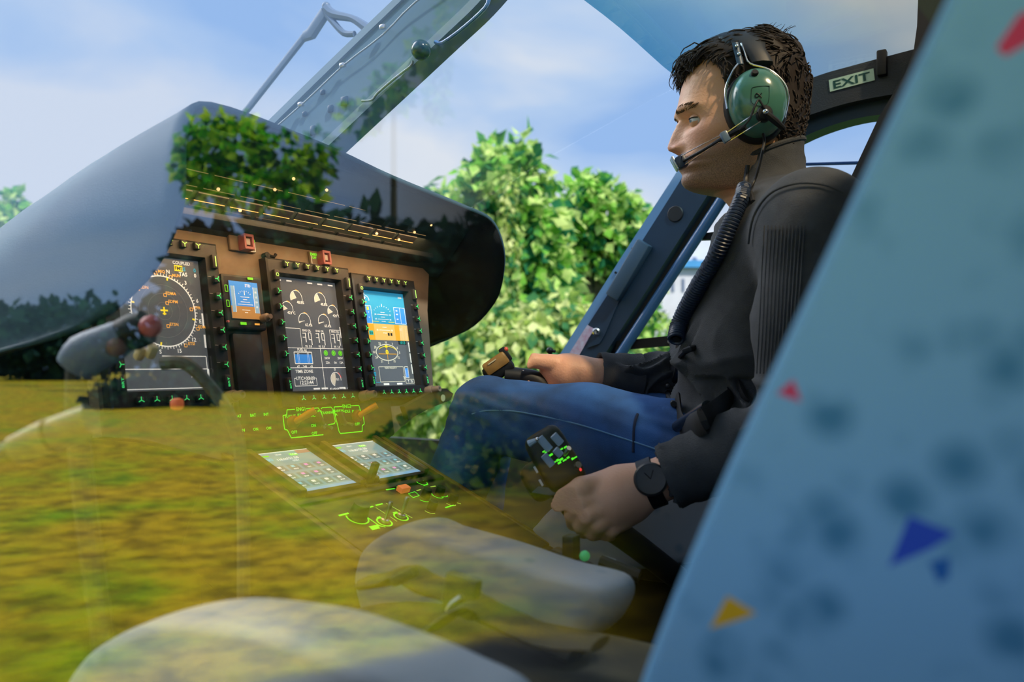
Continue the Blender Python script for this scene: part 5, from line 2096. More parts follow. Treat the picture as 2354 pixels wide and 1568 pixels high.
# eye sockets, brow ridge, cheekbone, hollow, lips corner
Xh -= .0150 * gauss(ay - .031, .017) * gauss(Zg + .033, .0115) * (cs_ > 0)
Xh -= .0070 * gauss(ay - .016, .008) * gauss(Zg + .034, .012) * (cs_ > 0)
Xh += .0050 * gauss(ay - .030, .022) * gauss(Zg + .0125, .0085) * (cs_ > 0)
Yh += np.sign(Yh) * .0040 * gauss(Xh - .075, .035) * gauss(Zg + .052, .020)
Yh -= np.sign(Yh) * .0035 * gauss(Xh - .075, .030) * gauss(Zg + .092, .020)
Yh += np.sign(Yh) * .0045 * gauss(Xh - .015, .030) * gauss(Zg + .115, .020)
Xh -= .0040 * gauss(ay - .024, .007) * gauss(Zg + .0995, .006) * (cs_ > 0)
Xh -= .0030 * gauss(ay, .004) * gauss(Zg + .087, .006) * (cs_ > 0)
# temple
Yh -= np.sign(Yh) * .0030 * gauss(Xh - .085, .025) * gauss(Zg - .0, .022)
hp = np.stack([Xh, Yh, Zg], -1).reshape(-1, 3)
nv = len(zs)
hf = []
for i in range(nv - 1):
    for k in range(na):
        hf.append((i * na + k, i * na + (k + 1) % na, (i + 1) * na + (k + 1) % na, (i + 1) * na + k))
hf.append(tuple(range(na)))
HMn = np.array(HM)


def h2w(p):
    p = np.asarray(p, float)
    return p @ HMn[:3, :3].T + HMn[:3, 3]


def hw(x, y, z):
    return Vector(h2w([[x, y, z]])[0])


def hface(px, py, y=.08):
    """a pixel carried onto the head plane at side offset y"""
    n = HY
    p = PP(px, py, HC + HY * y, n)
    d = p - HC
    return d.dot(HX), y, d.z


# beard and lips
beard = np.zeros(len(hp))
X_, Y_, Z_ = hp.T
low = 1 / (1 + np.exp((Z_ + .082 - .42 * np.clip(.075 - X_, -.05, .08)) / .006))
beard = low * np.clip((X_ - .005) / .02, 0, 1) * (Z_ > -.158) * np.where(Z_ < -.149, .55, 1)
beard *= np.where((Z_ < -.089) & (Z_ > -.108) & (np.abs(Y_) < .022) & (X_ > .10), .1, 1)
stash = gauss(Z_ + .086, .0045) * (np.abs(Y_) < .026) * (X_ > .10)
beard = np.clip(np.maximum(beard, stash) * .92, 0, 1)
lips = gauss(Z_ + .0945, .0035) * gauss(Y_, .018) * (X_ > .11) + gauss(Z_ + .1050, .0040) * gauss(Y_, .017) * (X_ > .11)
blush = np.clip(lips * .8 + .45 * gauss(Z_ + .072, .012) * gauss(Y_, .016) * (X_ > .12) + .30 * gauss(Z_ + .058, .022) * gauss(np.abs(Y_) - .045, .025) * (X_ > .04), 0, 1)

# ---- joints
shL, elL, wrL = PY(1872, 512, 1.185), PY(1825, 985, 1.13), PY(1478, 1118, 1.06)
shR, elR, wrR = Vector((-.30, 1.575, 1.80)), PY(1655, 885, 1.60), PY(1318, 858, 1.41)
hipL, knL, anL = PY(1625, 1062, 1.27), PY(1118, 948, 1.24), Vector((-1.06, 1.22, 1.02))
hipR, knR, anR = Vector((-.44, 1.47, 1.445)), PY(1130, 950, 1.50), Vector((-1.08, 1.48, 1.02))

# ---- hands: chains of joints given as pixels with their optical depth
dW = (wrL - CAM).dot(FWD)


def q(px, py, dt=0.0):
    return P(px, py, dW + dt)


handL = dict(
    palm=[([q(1478, 1118), q(1425, 1126), q(1385, 1132, -.004)], [.028, .030, .026]),
          ([q(1450, 1146), q(1400, 1160, -.008), q(1362, 1166, -.012)], [.026, .028, .019]),
          ([q(1446, 1164, .010), q(1410, 1190, .004)], [.024, .022])],
    fingers=[([q(1385, 1118, -.002), q(1338, 1124, -.018), q(1296, 1148, -.026), q(1266, 1168, -.028)], [.021, .0165, .0140, .0125]),
             ([q(1380, 1146, -.016), q(1330, 1160, -.030), q(1316, 1182, -.016), q(1318, 1204, .010)], [.016, .0120, .0112, .0102]),
             ([q(1395, 1166, -.020), q(1350, 1186, -.034), q(1336, 1206, -.018), q(1342, 1224, .010)], [.0155, .0120, .0112, .0102]),
             ([q(1410, 1184, -.016), q(1374, 1206, -.030), q(1362, 1224, -.014), q(1370, 1238, .012)], [.0150, .0115, .0106, .0095]),
             ([q(1430, 1194, -.006), q(1404, 1218, -.020), q(1396, 1234, -.004), q(1404, 1244, .016)], [.014, .0104, .0096, .0085])])
dR = (wrR - CAM).dot(FWD)


def qr(px, py, dt=0.0):
    return P(px, py, dR + dt)


handR = dict(
    palm=[([qr(1330, 858), qr(1298, 855, .0), qr(1268, 848, .004)], [.031, .031, .024]),
          ([qr(1306, 872, .004), qr(1280, 888, .006)], [.026, .021])],
    fingers=[([qr(1275, 836, -.012), qr(1226, 829, -.016), qr(1203, 840, -.024), qr(1184, 862, -.030)], [.018, .0138, .0118, .0100]),
             ([qr(1262, 852, .030), qr(1214, 868, .034), qr(1200, 884, .010), qr(1210, 884, -.030)], [.014, .0115, .0105, .0096]),
             ([qr(1266, 866, .030), qr(1234, 884, .034), qr(1222, 900, .010), qr(1232, 893, -.030)], [.014, .0115, .0105, .0094]),
             ([qr(1272, 882, .030), qr(1248, 900, .034), qr(1240, 914, .012), qr(1250, 908, -.024)], [.013, .0110, .0100, .0090]),
             ([qr(1282, 896, .028), qr(1264, 914, .030), qr(1258, 926, .012), qr(1266, 920, -.018)], [.012, .0100, .0092, .0085])])

HB_ = .0026
body = SDF((-.80, .98, 1.36), (-.14, 1.66, 1.93), .0026)


def do_hand(sd, hd, wr, el, rw):
    sd.cone(tuple(wr.lerp(el, .55)), tuple(wr), rw * 1.25, rw, .01)
    for pts, rs in hd['palm']:
        sd.chain([tuple(x) for x in pts], rs, .018)
    for pts, rs in hd['fingers']:
        sd.chain([tuple(x) for x in pts], rs, .0035)


# torso (under the sweater), neck root, arms, hands
pel, ab, ch = np.array((-.37, 1.37, 1.46)), np.array((-.385, 1.38, 1.60)), np.array((-.325, 1.38, 1.75))
nb0 = hw(-.012, 0, -.215)
body.ell(ch, (.105, .155, .15), .03).ell(ab, (.10, .14, .13), .04)
body.cone(tuple(ch + np.array((0, 0, .07))), tuple(nb0), .055, .050, .03)
for a, b_, c_ in ((shL, elL, wrL), (shR, elR, wrR)):
    body.chain([tuple(a), tuple(b_)], [.045, .035], .02)
    body.chain([tuple(b_), tuple(c_)], [.036, .024], .01)
do_hand(body, handL, wrL, elL, .0275)
do_hand(body, handR, wrR, elR, .0300)
bp_, bq = body.mesh()
bp_ = smooth_pts(bp_, bq, 2, .5)
# one mesh: body with hands, plus the finely gridded head and neck running down into it
hpw = h2w(hp)
mb = MB()
mb.add(hpw, hf)
nh = len(hpw)
mb.v += [tuple(x) for x in bp_]
mb.f += [tuple(int(i) + nh for i in x) for x in bq]
mb.mi += [0] * len(bq)
bodyo = mb.build('body', SKIN, pers, angle=180)
A1 = bodyo.data.attributes.new('beard', 'FLOAT', 'POINT')
v_ = np.zeros(len(bodyo.data.vertices), np.float32)
v_[:nh] = beard
A1.data.foreach_set('value', v_)
A2 = bodyo.data.attributes.new('blush', 'FLOAT', 'POINT')
v2 = np.zeros(len(bodyo.data.vertices), np.float32)
v2[:nh] = blush
v2[nh:] = .10
A2.data.foreach_set('value', v2)

# ---- eyes
for s in (1, -1):
    ec_ = np.array((.1055, .0315 * s, -.0335))
    ew = Vector(h2w([ec_])[0])
    eye = MB().ico(ew, .0122, 4).build('eye', mat('eye white', (.62, .62, .62), .15), pers, angle=180)
    gaze = (HX * 1.0 + HY * (.10)).normalized()
    c_ = ew + gaze * .01075
    MB().lathe([(0, .0018), (.003, .0016), (.0058, .0004), (.0060, -.0006)], c_, gaze, 20).build('iris', mat('grey green iris', (.06, .09, .08), .1), eye)
    MB().lathe([(0, .0024), (.0022, .0021), (.0024, .0014)], c_, gaze, 14).build('pupil', mat('pupil black', (.002, .002, .002), .08), eye)
    # lids: shells round the eyeball, upper lid down over the iris
    for nm, lo, hi in (('upper_lid', math.radians(14), math.radians(78)), ('lower_lid', math.radians(-70), math.radians(-20))):
        vs, fs = [], []
        for i in range(9):
            t = lo + (hi - lo) * i / 8
            for k in range(15):
                a = math.radians(-88 + 176 * k / 14)
                tt = t * (1 if nm == 'upper_lid' else 1) * math.cos(a * .55)
                rr = .0134
                vs.append(h2w([[ec_[0] + rr * math.cos(tt) * math.cos(a), ec_[1] + rr * math.sin(a) * math.cos(tt), ec_[2] + rr * math.sin(tt)]])[0])
        for i in range(8):
            for k in range(14):
                fs.append((i * 15 + k, i * 15 + k + 1, i * 15 + 16 + k, i * 15 + 15 + k))
        lo_ = MB().add(vs, fs).build(nm, SKIN, pers, angle=180)
        if nm == 'upper_lid':
            MB().tube([Vector(v) for v in vs[:15]], .0009, 6).build('lashes', HAIRM, pers)
hb_ = bvh_of(bodyo)


def on_head(x, y, z, off=.0):
    """nearest skin point"""
    co, no, i, d = hb_.find_nearest(hw(x, y, z))
    return co + no * off


g = random.Random(5)
for s in (1, -1):
    mb = MB()
    for k in range(85):
        u = g.random()
        yy = (.014 + .036 * u) * s
        zz = -.0185 + .006 * math.sin(u * 2.2) - .004 * max(0, u - .6) + g.uniform(-.0038, .0038) * (1 - .5 * u)
        a = on_head(.14 - .03 * u, yy, zz, .0004)
        b2 = on_head(.14 - .03 * u - .004, yy + .009 * s, zz + .0028, .0016)
        mb.tube([a, b2], [.0005, .0002], 4)
    mb.build('eyebrow', mat('brown brow hair', (.11, .065, .040), .7), pers)

# ---- hair: a close cap with layered locks
# hairline in the head frame: hair where z is above it
def hairline(x):
    return np.interp(x, [-.10, .0, .045, .060, .066, .074, .092, .112, .122, .14], [-.135, -.060, -.045, -.030, .014, .034, .058, .046, .042, .06])


hx, hy_, hz = hp.T
keep = hz > hairline(hx)
cap_v = hp.copy()
cen = np.array((.025, 0, -.01))
dirs = hp - cen
dirs /= np.linalg.norm(dirs, axis=1, keepdims=True)
thick = .006 + .012 * np.clip((hz - .0) / .09, 0, 1) + .007 * np.clip((hx - .05) / .08, 0, 1) * (hz > .03)
edge_d = np.clip((hz - hairline(hx)) / .016, 0, 1) ** .6
thick = thick * edge_d + .0008
thick = thick * (1 + .20 * np.sin(hx * 160 + hy_ * 90) * np.cos(hy_ * 140 - hz * 60))
cap_v = cap_v + dirs * thick[:, None]
fsel = [f for f in hf[:-1] if all(keep[list(f)])] + [hf[-1]]
mb = MB()
mb.add(h2w(cap_v), fsel)
hairo = mb.build('hair', HAIRM, pers, angle=180)
capb = bvh_of(hairo)
mb = MB()
g = random.Random(11)
roots = [i for i in range(len(hp)) if keep[i]]
for k in range(1500):
    i = g.choice(roots)
    p0 = cap_v[i]
    # locks comb forward on top, back and down at the sides
    top = max(0, min(1, (p0[2] - .02) / .06))
    d0 = np.array((.9 * top - .55 * (1 - top) + g.uniform(-.4, .4), g.uniform(-.5, .5) + .3 * np.sign(p0[1]) * (1 - top), -.55 * (1 - top) + g.uniform(-.25, .35) * top))
    nrm = dirs[i]
    d0 = d0 - nrm * d0.dot(nrm)
    d0 /= np.linalg.norm(d0) + 1e-9
    L_ = g.uniform(.014, .030) * (.55 + .6 * top)
    pts, rs = [], []
    for j in range(5):
        u = j / 4
        pts.append(Vector(h2w([p0 + d0 * L_ * u + nrm * (.003 * math.sin(u * 2.6) - .004 * u * u) + np.array((0, g.uniform(-.001, .001), 0))])[0]))
        rs.append(.0014 * (1 - u) ** .7 + .0003)
    mb.tube(pts, rs, 4)
# loose curls over the forehead and on the crown
for k in range(34):
    y0 = g.uniform(-.05, .055)
    x0, z0 = .106 + g.uniform(-.02, .016), .072 + g.uniform(-.016, .014)
    r0 = g.uniform(.010, .020)
    pts, rs = [], []
    for j in range(9):
        u = j / 8
        a = 1.9 - 3.6 * u
        pts.append(hw(x0 + r0 * math.cos(a) * .9 + .018 * u, y0 + .012 * (u - .5) * g.choice((-1, 1)), z0 + r0 * math.sin(a) * .75 - .006 * u))
        rs.append(.0013 * (1 - .75 * u))
    mb.tube(pts, rs, 4)
for k in range(16):
    x0, y0 = g.uniform(-.055, .0), g.uniform(-.03, .05)
    b0 = on_head(x0, y0, .12, .012)
    pts = [b0 + Vector((0, 0, .020 * u)) + HX * (-.016 * u * u * g.uniform(.4, 1.6)) for u in (0, .35, .7, 1)]
    mb.tube(pts, [.0011, .0009, .0007, .0003], 4)
lk = mb.build('hair_locks', HAIRM, hairo, angle=180)
# ------------------------------------------------------------------ clothing
# sweater: torso, shoulders, sleeves and stand collar as one knitted skin
sw = SDF((-.80, 1.00, 1.40), (-.10, 1.72, 1.97), .0045)
sw.ell((-.335, 1.38, 1.745), (.118, .185, .150), .05)
sw.ell((-.390, 1.38, 1.600), (.122, .168, .140), .06)
sw.ell((-.395, 1.38, 1.500), (.120, .170, .080), .05)
sw.ell((-.300, 1.38, 1.825), (.092, .120, .065), .05)
for s_ in (shL, shR):
    sw.cone(tuple(hw(-.016, 0, -.235)), tuple(s_ + Vector((0, 0, -.004))), .064, .060, .055)
for s_, e_, w_e, k_ in ((shL, elL, wrL, 1), (shR, elR, wrR, 0)):
    sw.ell(tuple(s_ + Vector((0, .01 if k_ else -.01, -.012))), (.066, .062, .066), .06)
    sw.chain([tuple(s_), tuple(s_.lerp(e_, .5)), tuple(e_)], [.066, .062, .052], .035)
    cf = w_e.lerp(e_, .20)
    mid = e_.lerp(cf, .5)
    sw.chain([tuple(e_), tuple(mid), tuple(cf)], [.052, .050, .042], .02)
# stand collar round the neck
nk0, nk1 = hw(-.014, 0, -.225), hw(-.006, 0, -.150)
sw.cone(tuple(nk0), tuple(hw(-.004, 0, -.06)), .070, .0655, .022)
# folds
g = np.random.default_rng(3)


def fold(pts, r, y, k=.014, dr=0):
    sw.chain([tuple(PY(px, py, y)) for px, py in pts], [r] * len(pts), k)


sp_, sq_ = sw.mesh()
sp_ = smooth_pts(sp_, sq_, 2)
sn = normals_of(sp_, sq_)
if ((sn * (sp_ - np.array((-.36, 1.38, 1.65)))).sum() < 0):
    sn = -sn
# drawn-out folds: low-frequency ripples, strongest at the waist and in the crook of the arms
x_, y_, z_ = sp_.T
ph1 = (z_ * .85 + x_ * .45) * 62 + 2.6 * np.sin(x_ * 15 + y_ * 10 + z_ * 6) + y_ * 7
rip = (1 - np.abs(np.sin(ph1))) ** 2.2 - .28
ph2 = (x_ * .9 - z_ * .35) * 60 + 2.8 * np.sin(z_ * 21 + y_ * 9)
rip2 = (1 - np.abs(np.sin(ph2))) ** 2.2 - .28
patch = np.clip(.45 + .9 * np.sin(x_ * 25 + 1.3 + y_ * 6) * np.sin(z_ * 17 + y_ * 13), 0, 1)
wgt = np.clip((1.80 - z_) / .14, 0.10, 1)
wgt = wgt * np.where((y_ < 1.235) & (z_ > 1.58), .38, 2.4)
sp_ = sp_ + sn * ((rip * .014 + rip2 * .008) * wgt * patch)[:, None]
# open the collar: drop what lies inside the neck opening
ax0, ax1 = np.array(nk0), np.array(nk1)
axd = (ax1 - ax0) / np.linalg.norm(ax1 - ax0)
# tilted collar rim, higher at the nape; open zip at the throat
rimn = np.array(HX) * .37 + np.array((0, 0, 1.0))
rimn /= np.linalg.norm(rimn)
rim0 = np.array(hw(.027, 0, -.098))
rel = (sp_ - rim0) @ rimn
okv = rel < 0
lx = (sp_ - np.array(HC)) @ np.array(HX)
lz = sp_[:, 2] - HC.z
okv &= ~((lx > .030 + (-.092 - lz) * .14) & (lz > -.195) & (lz < 0) & (np.linalg.norm((sp_ - np.array(hw(.03, 0, -.14))), axis=1) < .12))
# trim the cuffs square to the arm
for w_e, e_ in ((wrL, elL), (wrR, elR)):
    cf = np.array(w_e.lerp(e_, .20))
    dv = np.array((w_e - e_).normalized())
    near = np.linalg.norm(sp_ - cf, axis=1) < .075
    okv &= ~(near & (((sp_ - cf) @ dv) > .010))
fs_ = sq_[okv[sq_].all(1)]
swo = np_obj('sweater', sp_, fs_, SWEAT, pers)
md = swo.modifiers.new('thick', 'SOLIDIFY')
md.thickness = .004
md.offset = 1
# ribbed cuffs and collar rim
for w_e, e_, nm in ((wrL, elL, 'cuff'), (wrR, elR, 'cuff')):
    a, b_ = w_e.lerp(e_, .165), w_e.lerp(e_, .44)
    dv = (a - b_).normalized()
    u = dv.cross(Vector((0, 0, 1))).normalized()
    v = dv.cross(u)
    secs = []
    r0 = .0455 if nm else 0
    for i in range(9):
        t = i / 8
        c = a.lerp(b_, t)
        rr = .0430 + .004 * t + .0012 * math.sin(t * 14)
        secs.append([c + (u * math.cos(k * 2 * math.pi / 120) + v * math.sin(k * 2 * math.pi / 120)) * (rr + .0011 * (k % 2)) for k in range(120)])
    secs.insert(0, [a + (p - a) * .90 + dv * -.002 for p in secs[0]])
    MB().loft(secs, closed_u=True).build(nm, SWEAT, pers, angle=80)
swb = bvh_of(swo)
tpl = ((rim0 - ax0) @ rimn) / (axd @ rimn)
cen_r = ax0 + axd * tpl
ub = np.cross(rimn, np.array(HY))
ub /= np.linalg.norm(ub)
if ub @ np.array(HX) < 0:
    ub = -ub
loop = []
for k in range(60):
    a = math.radians(48 + (360 - 96) * k / 59)
    d_ = Vector(np.array(HY) * math.sin(a) + ub * math.cos(a)).normalized()
    co, no, ii, dd2 = swb.ray_cast(Vector(cen_r - rimn * .006) + d_ * .2, -d_)
    if co is not None and (co - Vector(cen_r)).length < .12:
        loop.append(co + Vector(rimn) * .004)
if len(loop) > 3:
    MB().tube(loop, .0042, 8).build('collar_rim', SWEAT, pers)
for sd_y in (1, -1):
    zp = []
    for zz in (-.098, -.115, -.135, -.155, -.175, -.195):
        xx = .030 + (-.092 - zz) * .14
        o_ = hw(xx - .004, 0, zz)
        co, no, ii, dd2 = swb.ray_cast(o_ + HY * (sd_y * .2), -HY * sd_y)
        if co is not None:
            zp.append(co + HY * (sd_y * .001))
    if len(zp) > 2:
        MB().tube(zp, .0042, 8, smooth=3).build('zip_edge', mat('dark zip', (.02, .02, .022), .5), pers)

for seam in (((1728, 560), (1740, 500), (1775, 450), (1830, 428), (1890, 430), (1935, 448)),):
    c = [hit(swb, px, py, .0050) for px, py in seam]
    c = [p for p in c if p is not None]
    if len(c) > 2:
        MB().tube(c, .0018, 6, smooth=5).build('sweater_seam', SWEAT, pers)

for k in range(12):
    c = [hit(swb, 1762 + 8 * k - .10 * (py - 520) * (.5 + k * .02), py, .0036) for py in range(520, 861, 34)]
    c = [p for p in c if p is not None]
    if len(c) > 3 and max((c[i + 1] - c[i]).length for i in range(len(c) - 1)) < .05:
        MB().tube(c, .0010, 6, smooth=2).build('sleeve_rib', SWEAT, pers)

# jeans
je = SDF((-1.20, 1.04, 1.00), (-.20, 1.70, 1.60), .0055)
je.ell((-.40, 1.37, 1.455), (.125, .175, .090), .05)
for h_, k_, a_ in ((hipL, knL, anL), (hipR, knR, anR)):
    je.chain([tuple(h_), tuple(h_.lerp(k_, .5) + Vector((0, 0, .004))), tuple(k_)], [.090, .078, .061], .03)
    je.chain([tuple(k_), tuple(k_.lerp(a_, .4) + Vector((-.0, 0, 0))), tuple(a_)], [.060, .058, .046], .02)
jp, jq = je.mesh()
jp = smooth_pts(jp, jq, 2)
jn = normals_of(jp, jq)
if ((jn * (jp - np.array((-.6, 1.37, 1.4)))).sum() < 0):
    jn = -jn
x_, y_, z_ = jp.T
rip = np.sin(x_ * 70 + z_ * 90 + 5 * np.sin(z_ * 30 + y_ * 25))
wk = np.exp(-((x_ + .43) / .06) ** 2) + .8 * np.exp(-((x_ + .80) / .06) ** 2) + .25
jp = jp + jn * (rip * .0028 * wk)[:, None]
jeo = np_obj('jeans', jp, jq, JEAN, pers)
jb = bvh_of(jeo)
sm_pts = [hit(jb, px, py, .0008) for px, py in ((1085, 952), (1120, 944), (1180, 946), (1250, 958), (1330, 976), (1420, 1004), (1500, 1030), (1560, 1052))]
sm_pts = [p for p in sm_pts if p is not None]
if len(sm_pts) > 2:
    MB().tube(sm_pts, .0013, 6, smooth=4).build('leg_seam', mat('pale blue seam', (.10, .24, .42), .8), pers)
for pp_ in (((1466, 952), (1458, 980), (1456, 1040)),):
    c = [hit(jb, *p, .0006) for p in pp_]
    c = [p for p in c if p is not None]
    if len(c) > 1:
        MB().tube(c, .0022, 6, smooth=3).build('fold_shade', mat('denim fold shade', (.008, .018, .05), .9), pers)  # dark strip stands in for the shade in the fold
# boots on the floor ahead, out of the light
for a_ in (anL, anR):
    MB().tube([a_ + Vector((.02, 0, .0)), a_ + Vector((.0, 0, -.075)), a_ + Vector((-.08, 0, -.10)), a_ + Vector((-.19, 0, -.108))], [.048, .046, .042, .026], 12, smooth=3).build('boot', BLACK, pers)

# ------------------------------------------------------------------ wrist watch
wc = q(1470, 1124, -.030)
wt = thing('wrist_watch', 'round charcoal wrist watch on a black strap over the near wrist', 'watch', q(1470, 1124))
awd = (wrL - elL).normalized()
fac = (CAM - wc).normalized()
fac = (fac - awd * fac.dot(awd) * .6 + Vector((0, 0, .15))).normalized()
wcn = wrL.lerp(elL, .06)
wcc = wcn + fac * .0345
MB().lathe([(.0205, -.006), (.0225, -.002), (.0225, .003), (.0200, .005), (.0180, .0045)], wcc, fac, 32).build('watch_case', mat('black watch case', (.016, .016, .018), .45), wt)
MB().lathe([(.0185, .0035), (0, .0040)], wcc, fac, 32).build('watch_dial', mat('grey watch dial', (.040, .041, .045), .35), wt)
hu = fac.cross(Vector((0, 0, 1))).normalized()
hv = hu.cross(fac)
MB().tube([wcc + fac * .0046, wcc + fac * .0046 + hu * .008 + hv * .008], .0007, 6).build('watch_hand', BLACK, wt)
MB().tube([wcc + fac * .0046, wcc + fac * .0046 - hu * .003 + hv * .012], .0007, 6).build('watch_hand', BLACK, wt)
u = fac
v = awd.cross(u).normalized()
u2 = v.cross(awd)
secs = []
for k in range(40):
    a = 2 * math.pi * k / 40
    d_ = u2 * math.cos(a) + v * math.sin(a)
    c = wcn
    secs.append([c + d_ * .0315 + awd * .011, c + d_ * .0345 + awd * .010, c + d_ * .0345 - awd * .010, c + d_ * .0315 - awd * .011])
secs.append(secs[0])
MB().loft(secs, closed_u=True).build('watch_strap', BLACK, wt, angle=60)
# ------------------------------------------------------------------ headset
def hp3(px, py, y):
    return HC + HX * hface(px, py, y)[0] + HY * y + Vector((0, 0, hface(px, py, y)[2]))


hs = thing('headset', 'dark green aviation headset with boom microphone on the pilot head', 'headset', HC)
CUPG = mat('dark green ear cup', (.055, .165, .125), .16, spec=.6)
SIL = mat('polished wire', (.75, .75, .75), .18, 1.0)
for s in (1, -1):
    a = hface(1675, 236, .098)
    b_ = hface(1811, 236, .098)
    t_ = hface(1743, 159, .098)
    bt = hface(1743, 313, .098)
    cx_, cz_ = (a[0] + b_[0]) / 2, (t_[2] + bt[2]) / 2
    rx_, rz_ = abs(a[0] - b_[0]) / 2, abs(t_[2] - bt[2]) / 2
    tilt = math.radians(14)

    def ell_ring(sc, y, n=40):
        o = []
        for k in range(n):
            t = 2 * math.pi * k / n
            x, z = rx_ * sc * math.cos(t), rz_ * sc * math.sin(t)
            o.append(HC + HX * (cx_ + x * math.cos(tilt) * 1 + z * math.sin(tilt) * .0 + z * .10) + HY * (y * s) + Vector((0, 0, cz_ + z - x * .06)))
        return o
    MB().loft([ell_ring(c, y) for c, y in ((1.0, .084), (1.01, .094), (.985, .104), (.93, .113), (.82, .121), (.64, .127), (.40, .1305), (.16, .132), (.02, .1322))], cap=True, closed_u=True).build('ear_cup', CUPG, hs, angle=60)
    MB().loft([ell_ring(c, y) for c, y in ((.86, .060), (1.04, .063), (1.12, .070), (1.12, .079), (1.05, .086), (.9, .087))], cap=True, closed_u=True).build('ear_cushion', BLACK, hs, angle=60)
# padded band over the crown
secs = []
for i in range(25):
    f = math.radians(16 + 148 * i / 24)
    top = math.sin(f)
    wx_ = .017 + .030 * max(0, (top - .55) / .45) ** .8
    xc_ = .012 + .030 * max(0, (top - .3) / .7)
    ry, rz2 = .093, .104
    c0, s0 = math.cos(f), math.sin(f)
    o = []
    for (u, v) in ((-1, .0), (-.9, .8), (-.5, 1), (0, 1.1), (.5, 1), (.9, .8), (1, 0), (.9, -.8), (0, -1), (-.9, -.8)):
        th = .0075 * v
        o.append(HC + HX * (xc_ + u * wx_) + HY * ((ry + th) * c0) + Vector((0, 0, .008 + (rz2 + th - .010 * abs(u) ** 2 * top) * s0)))
    secs.append(o)
MB().loft(secs, closed_u=True, cap=True).build('headband_pad', mat('black leather pad', (.012, .014, .018), .5), hs, angle=70)
yk = [hp3(*p) for p in ((1690, 98, .080), (1697, 118, .086), (1703, 138, .092), (1686, 160, .102), (1668, 205, .104), (1672, 250, .104))]
MB().tube(yk, .0017, 8, smooth=4).build('yoke_wire', SIL, hs)
yk = [hp3(*p) for p in ((1704, 100, .080), (1712, 122, .088), (1724, 146, .094), (1768, 160, .104), (1802, 190, .104), (1812, 225, .104), (1803, 270, .104))]
MB().tube(yk, .0017, 8, smooth=4).build('yoke_wire', SIL, hs)
MB().tube([hp3(*p) for p in ((1690, 98, .084), (1702, 148, .098))], .0032, 8, flat=(tuple(HY), .5, 1.6)).build('yoke_bracket', mat('blue black bracket', (.02, .05, .09), .35), hs)
for p in ((1694, 106, .092), (1699, 124, .095)):
    MB().ico(hp3(*p), .0030, 2).build('yoke_bolt', SIL, hs)
MB().lathe([(.0058, -.004), (.0058, .010), (.0045, .012), (0, .012)], hp3(1733, 178, .118), (HY + Vector((0, 0, .55))).normalized(), 16).build('volume_knob', BLACK, hs)
# the small shield mark with its letter
sh = [(1728, 204), (1735, 200), (1765, 198), (1768, 203), (1766, 236), (1752, 243), (1736, 241), (1727, 232), (1728, 204)]
hsb = bvh_of(*[o for o in hs.children if o.name.startswith('ear_cup')][:1])


def on_cup(px, py, off=.0006):
    c = hit(hsb, px, py, off)
    return c if c is not None else hp3(px, py, .131)


INK = mat('dark ink', (.008, .04, .035), .4)
MB().tube([on_cup(*p) for p in sh], .0005, 5, smooth=3).build('shield_mark', INK, hs)
al_ = [(1751, 214), (1745, 221), (1739, 224), (1736, 220), (1739, 215), (1745, 218), (1751, 225)]
MB().tube([on_cup(px, py) for px, py in al_], .0008, 5, smooth=4).build('letter_mark', BLACK, hs)
# boom joint, boom, twin wires, microphone
jn_ = hp3(1757, 261, .134)
MB().lathe([(.0118, -.008), (.0122, -.002), (.0122, .003), (.010, .006), (0, .007)], jn_, HY, 20).build('boom_joint', BLACK, hs)
MB().ico(jn_ + HY * .009, .0045, 2).build('boom_screw', SIL, hs)
MB().tube([hp3(1762, 262, .140), hp3(1782, 278, .138), hp3(1802, 296, .128)], [.0055, .0055, .004], 10).build('boom_arm', BLACK, hs)
bo = [hp3(1714, 292, .136), hp3(1690, 303, .128), hp3(1668, 315, .118), hp3(1620, 343, .088), hp3(1572, 370, .050)]
MB().tube(bo, [.0048, .0048, .0042, .0026, .0024], 10, smooth=3).build('boom_rod', BLACK, hs)
MB().tube([hp3(*p) for p in ((1742, 256, .138), (1705, 281, .136), (1664, 309, .122), (1648, 315, .112), (1600, 340, .076), (1562, 361, .046))], .0009, 6, smooth=3).build('boom_wire', SIL, hs)
MB().tube([hp3(*p) for p in ((1748, 279, .138), (1712, 302, .136), (1672, 326, .120), (1652, 328, .110), (1612, 354, .080), (1574, 379, .048))], .0009, 6, smooth=3).build('boom_wire', SIL, hs)
Mh = Matrix((HX.to_4d(), HY.to_4d(), (0, 0, 1, 0), (0, 0, 0, 1))).transposed()
for i in range(3):
    Mh[3][i] = 0
Rm = Mh @ Matrix.Rotation(math.radians(28), 4, 'Y')
MB().box(hp3(1667, 315, .121), (.011, .012, .017), .002, Rm).build('boom_clip', mat('blue steel clip', (.10, .16, .24), .3), hs)
MB().box(hp3(1566, 373, .040), (.018, .020, .021), .004, Rm).build('microphone', mat('black blue mic', (.012, .025, .06), .4), hs)
MB().box(hp3(1551, 377, .036), (.005, .022, .024), .002, Rm).build('mic_grille', mat('steel mic face', (.40, .48, .58), .3, .6), hs)
MB().tube([hp3(*p) for p in ((1700, 299, .136), (1722, 276, .140), (1734, 246, .141), (1744, 230, .138), (1754, 243, .141), (1772, 268, .139), (1798, 292, .128))], .0017, 8, smooth=4).build('boom_cable', BLACK, hs)

# cable from the cup down the collar into the coiled cord
swbv = bvh_of(swo, bodyo)


def drape(px, py, off, y=1.30):
    p = PY(px, py, y)
    h_ = hit(swbv, px, py, off)
    if h_ is not None and (h_ - CAM).length < (p - CAM).length:
        return h_
    return p


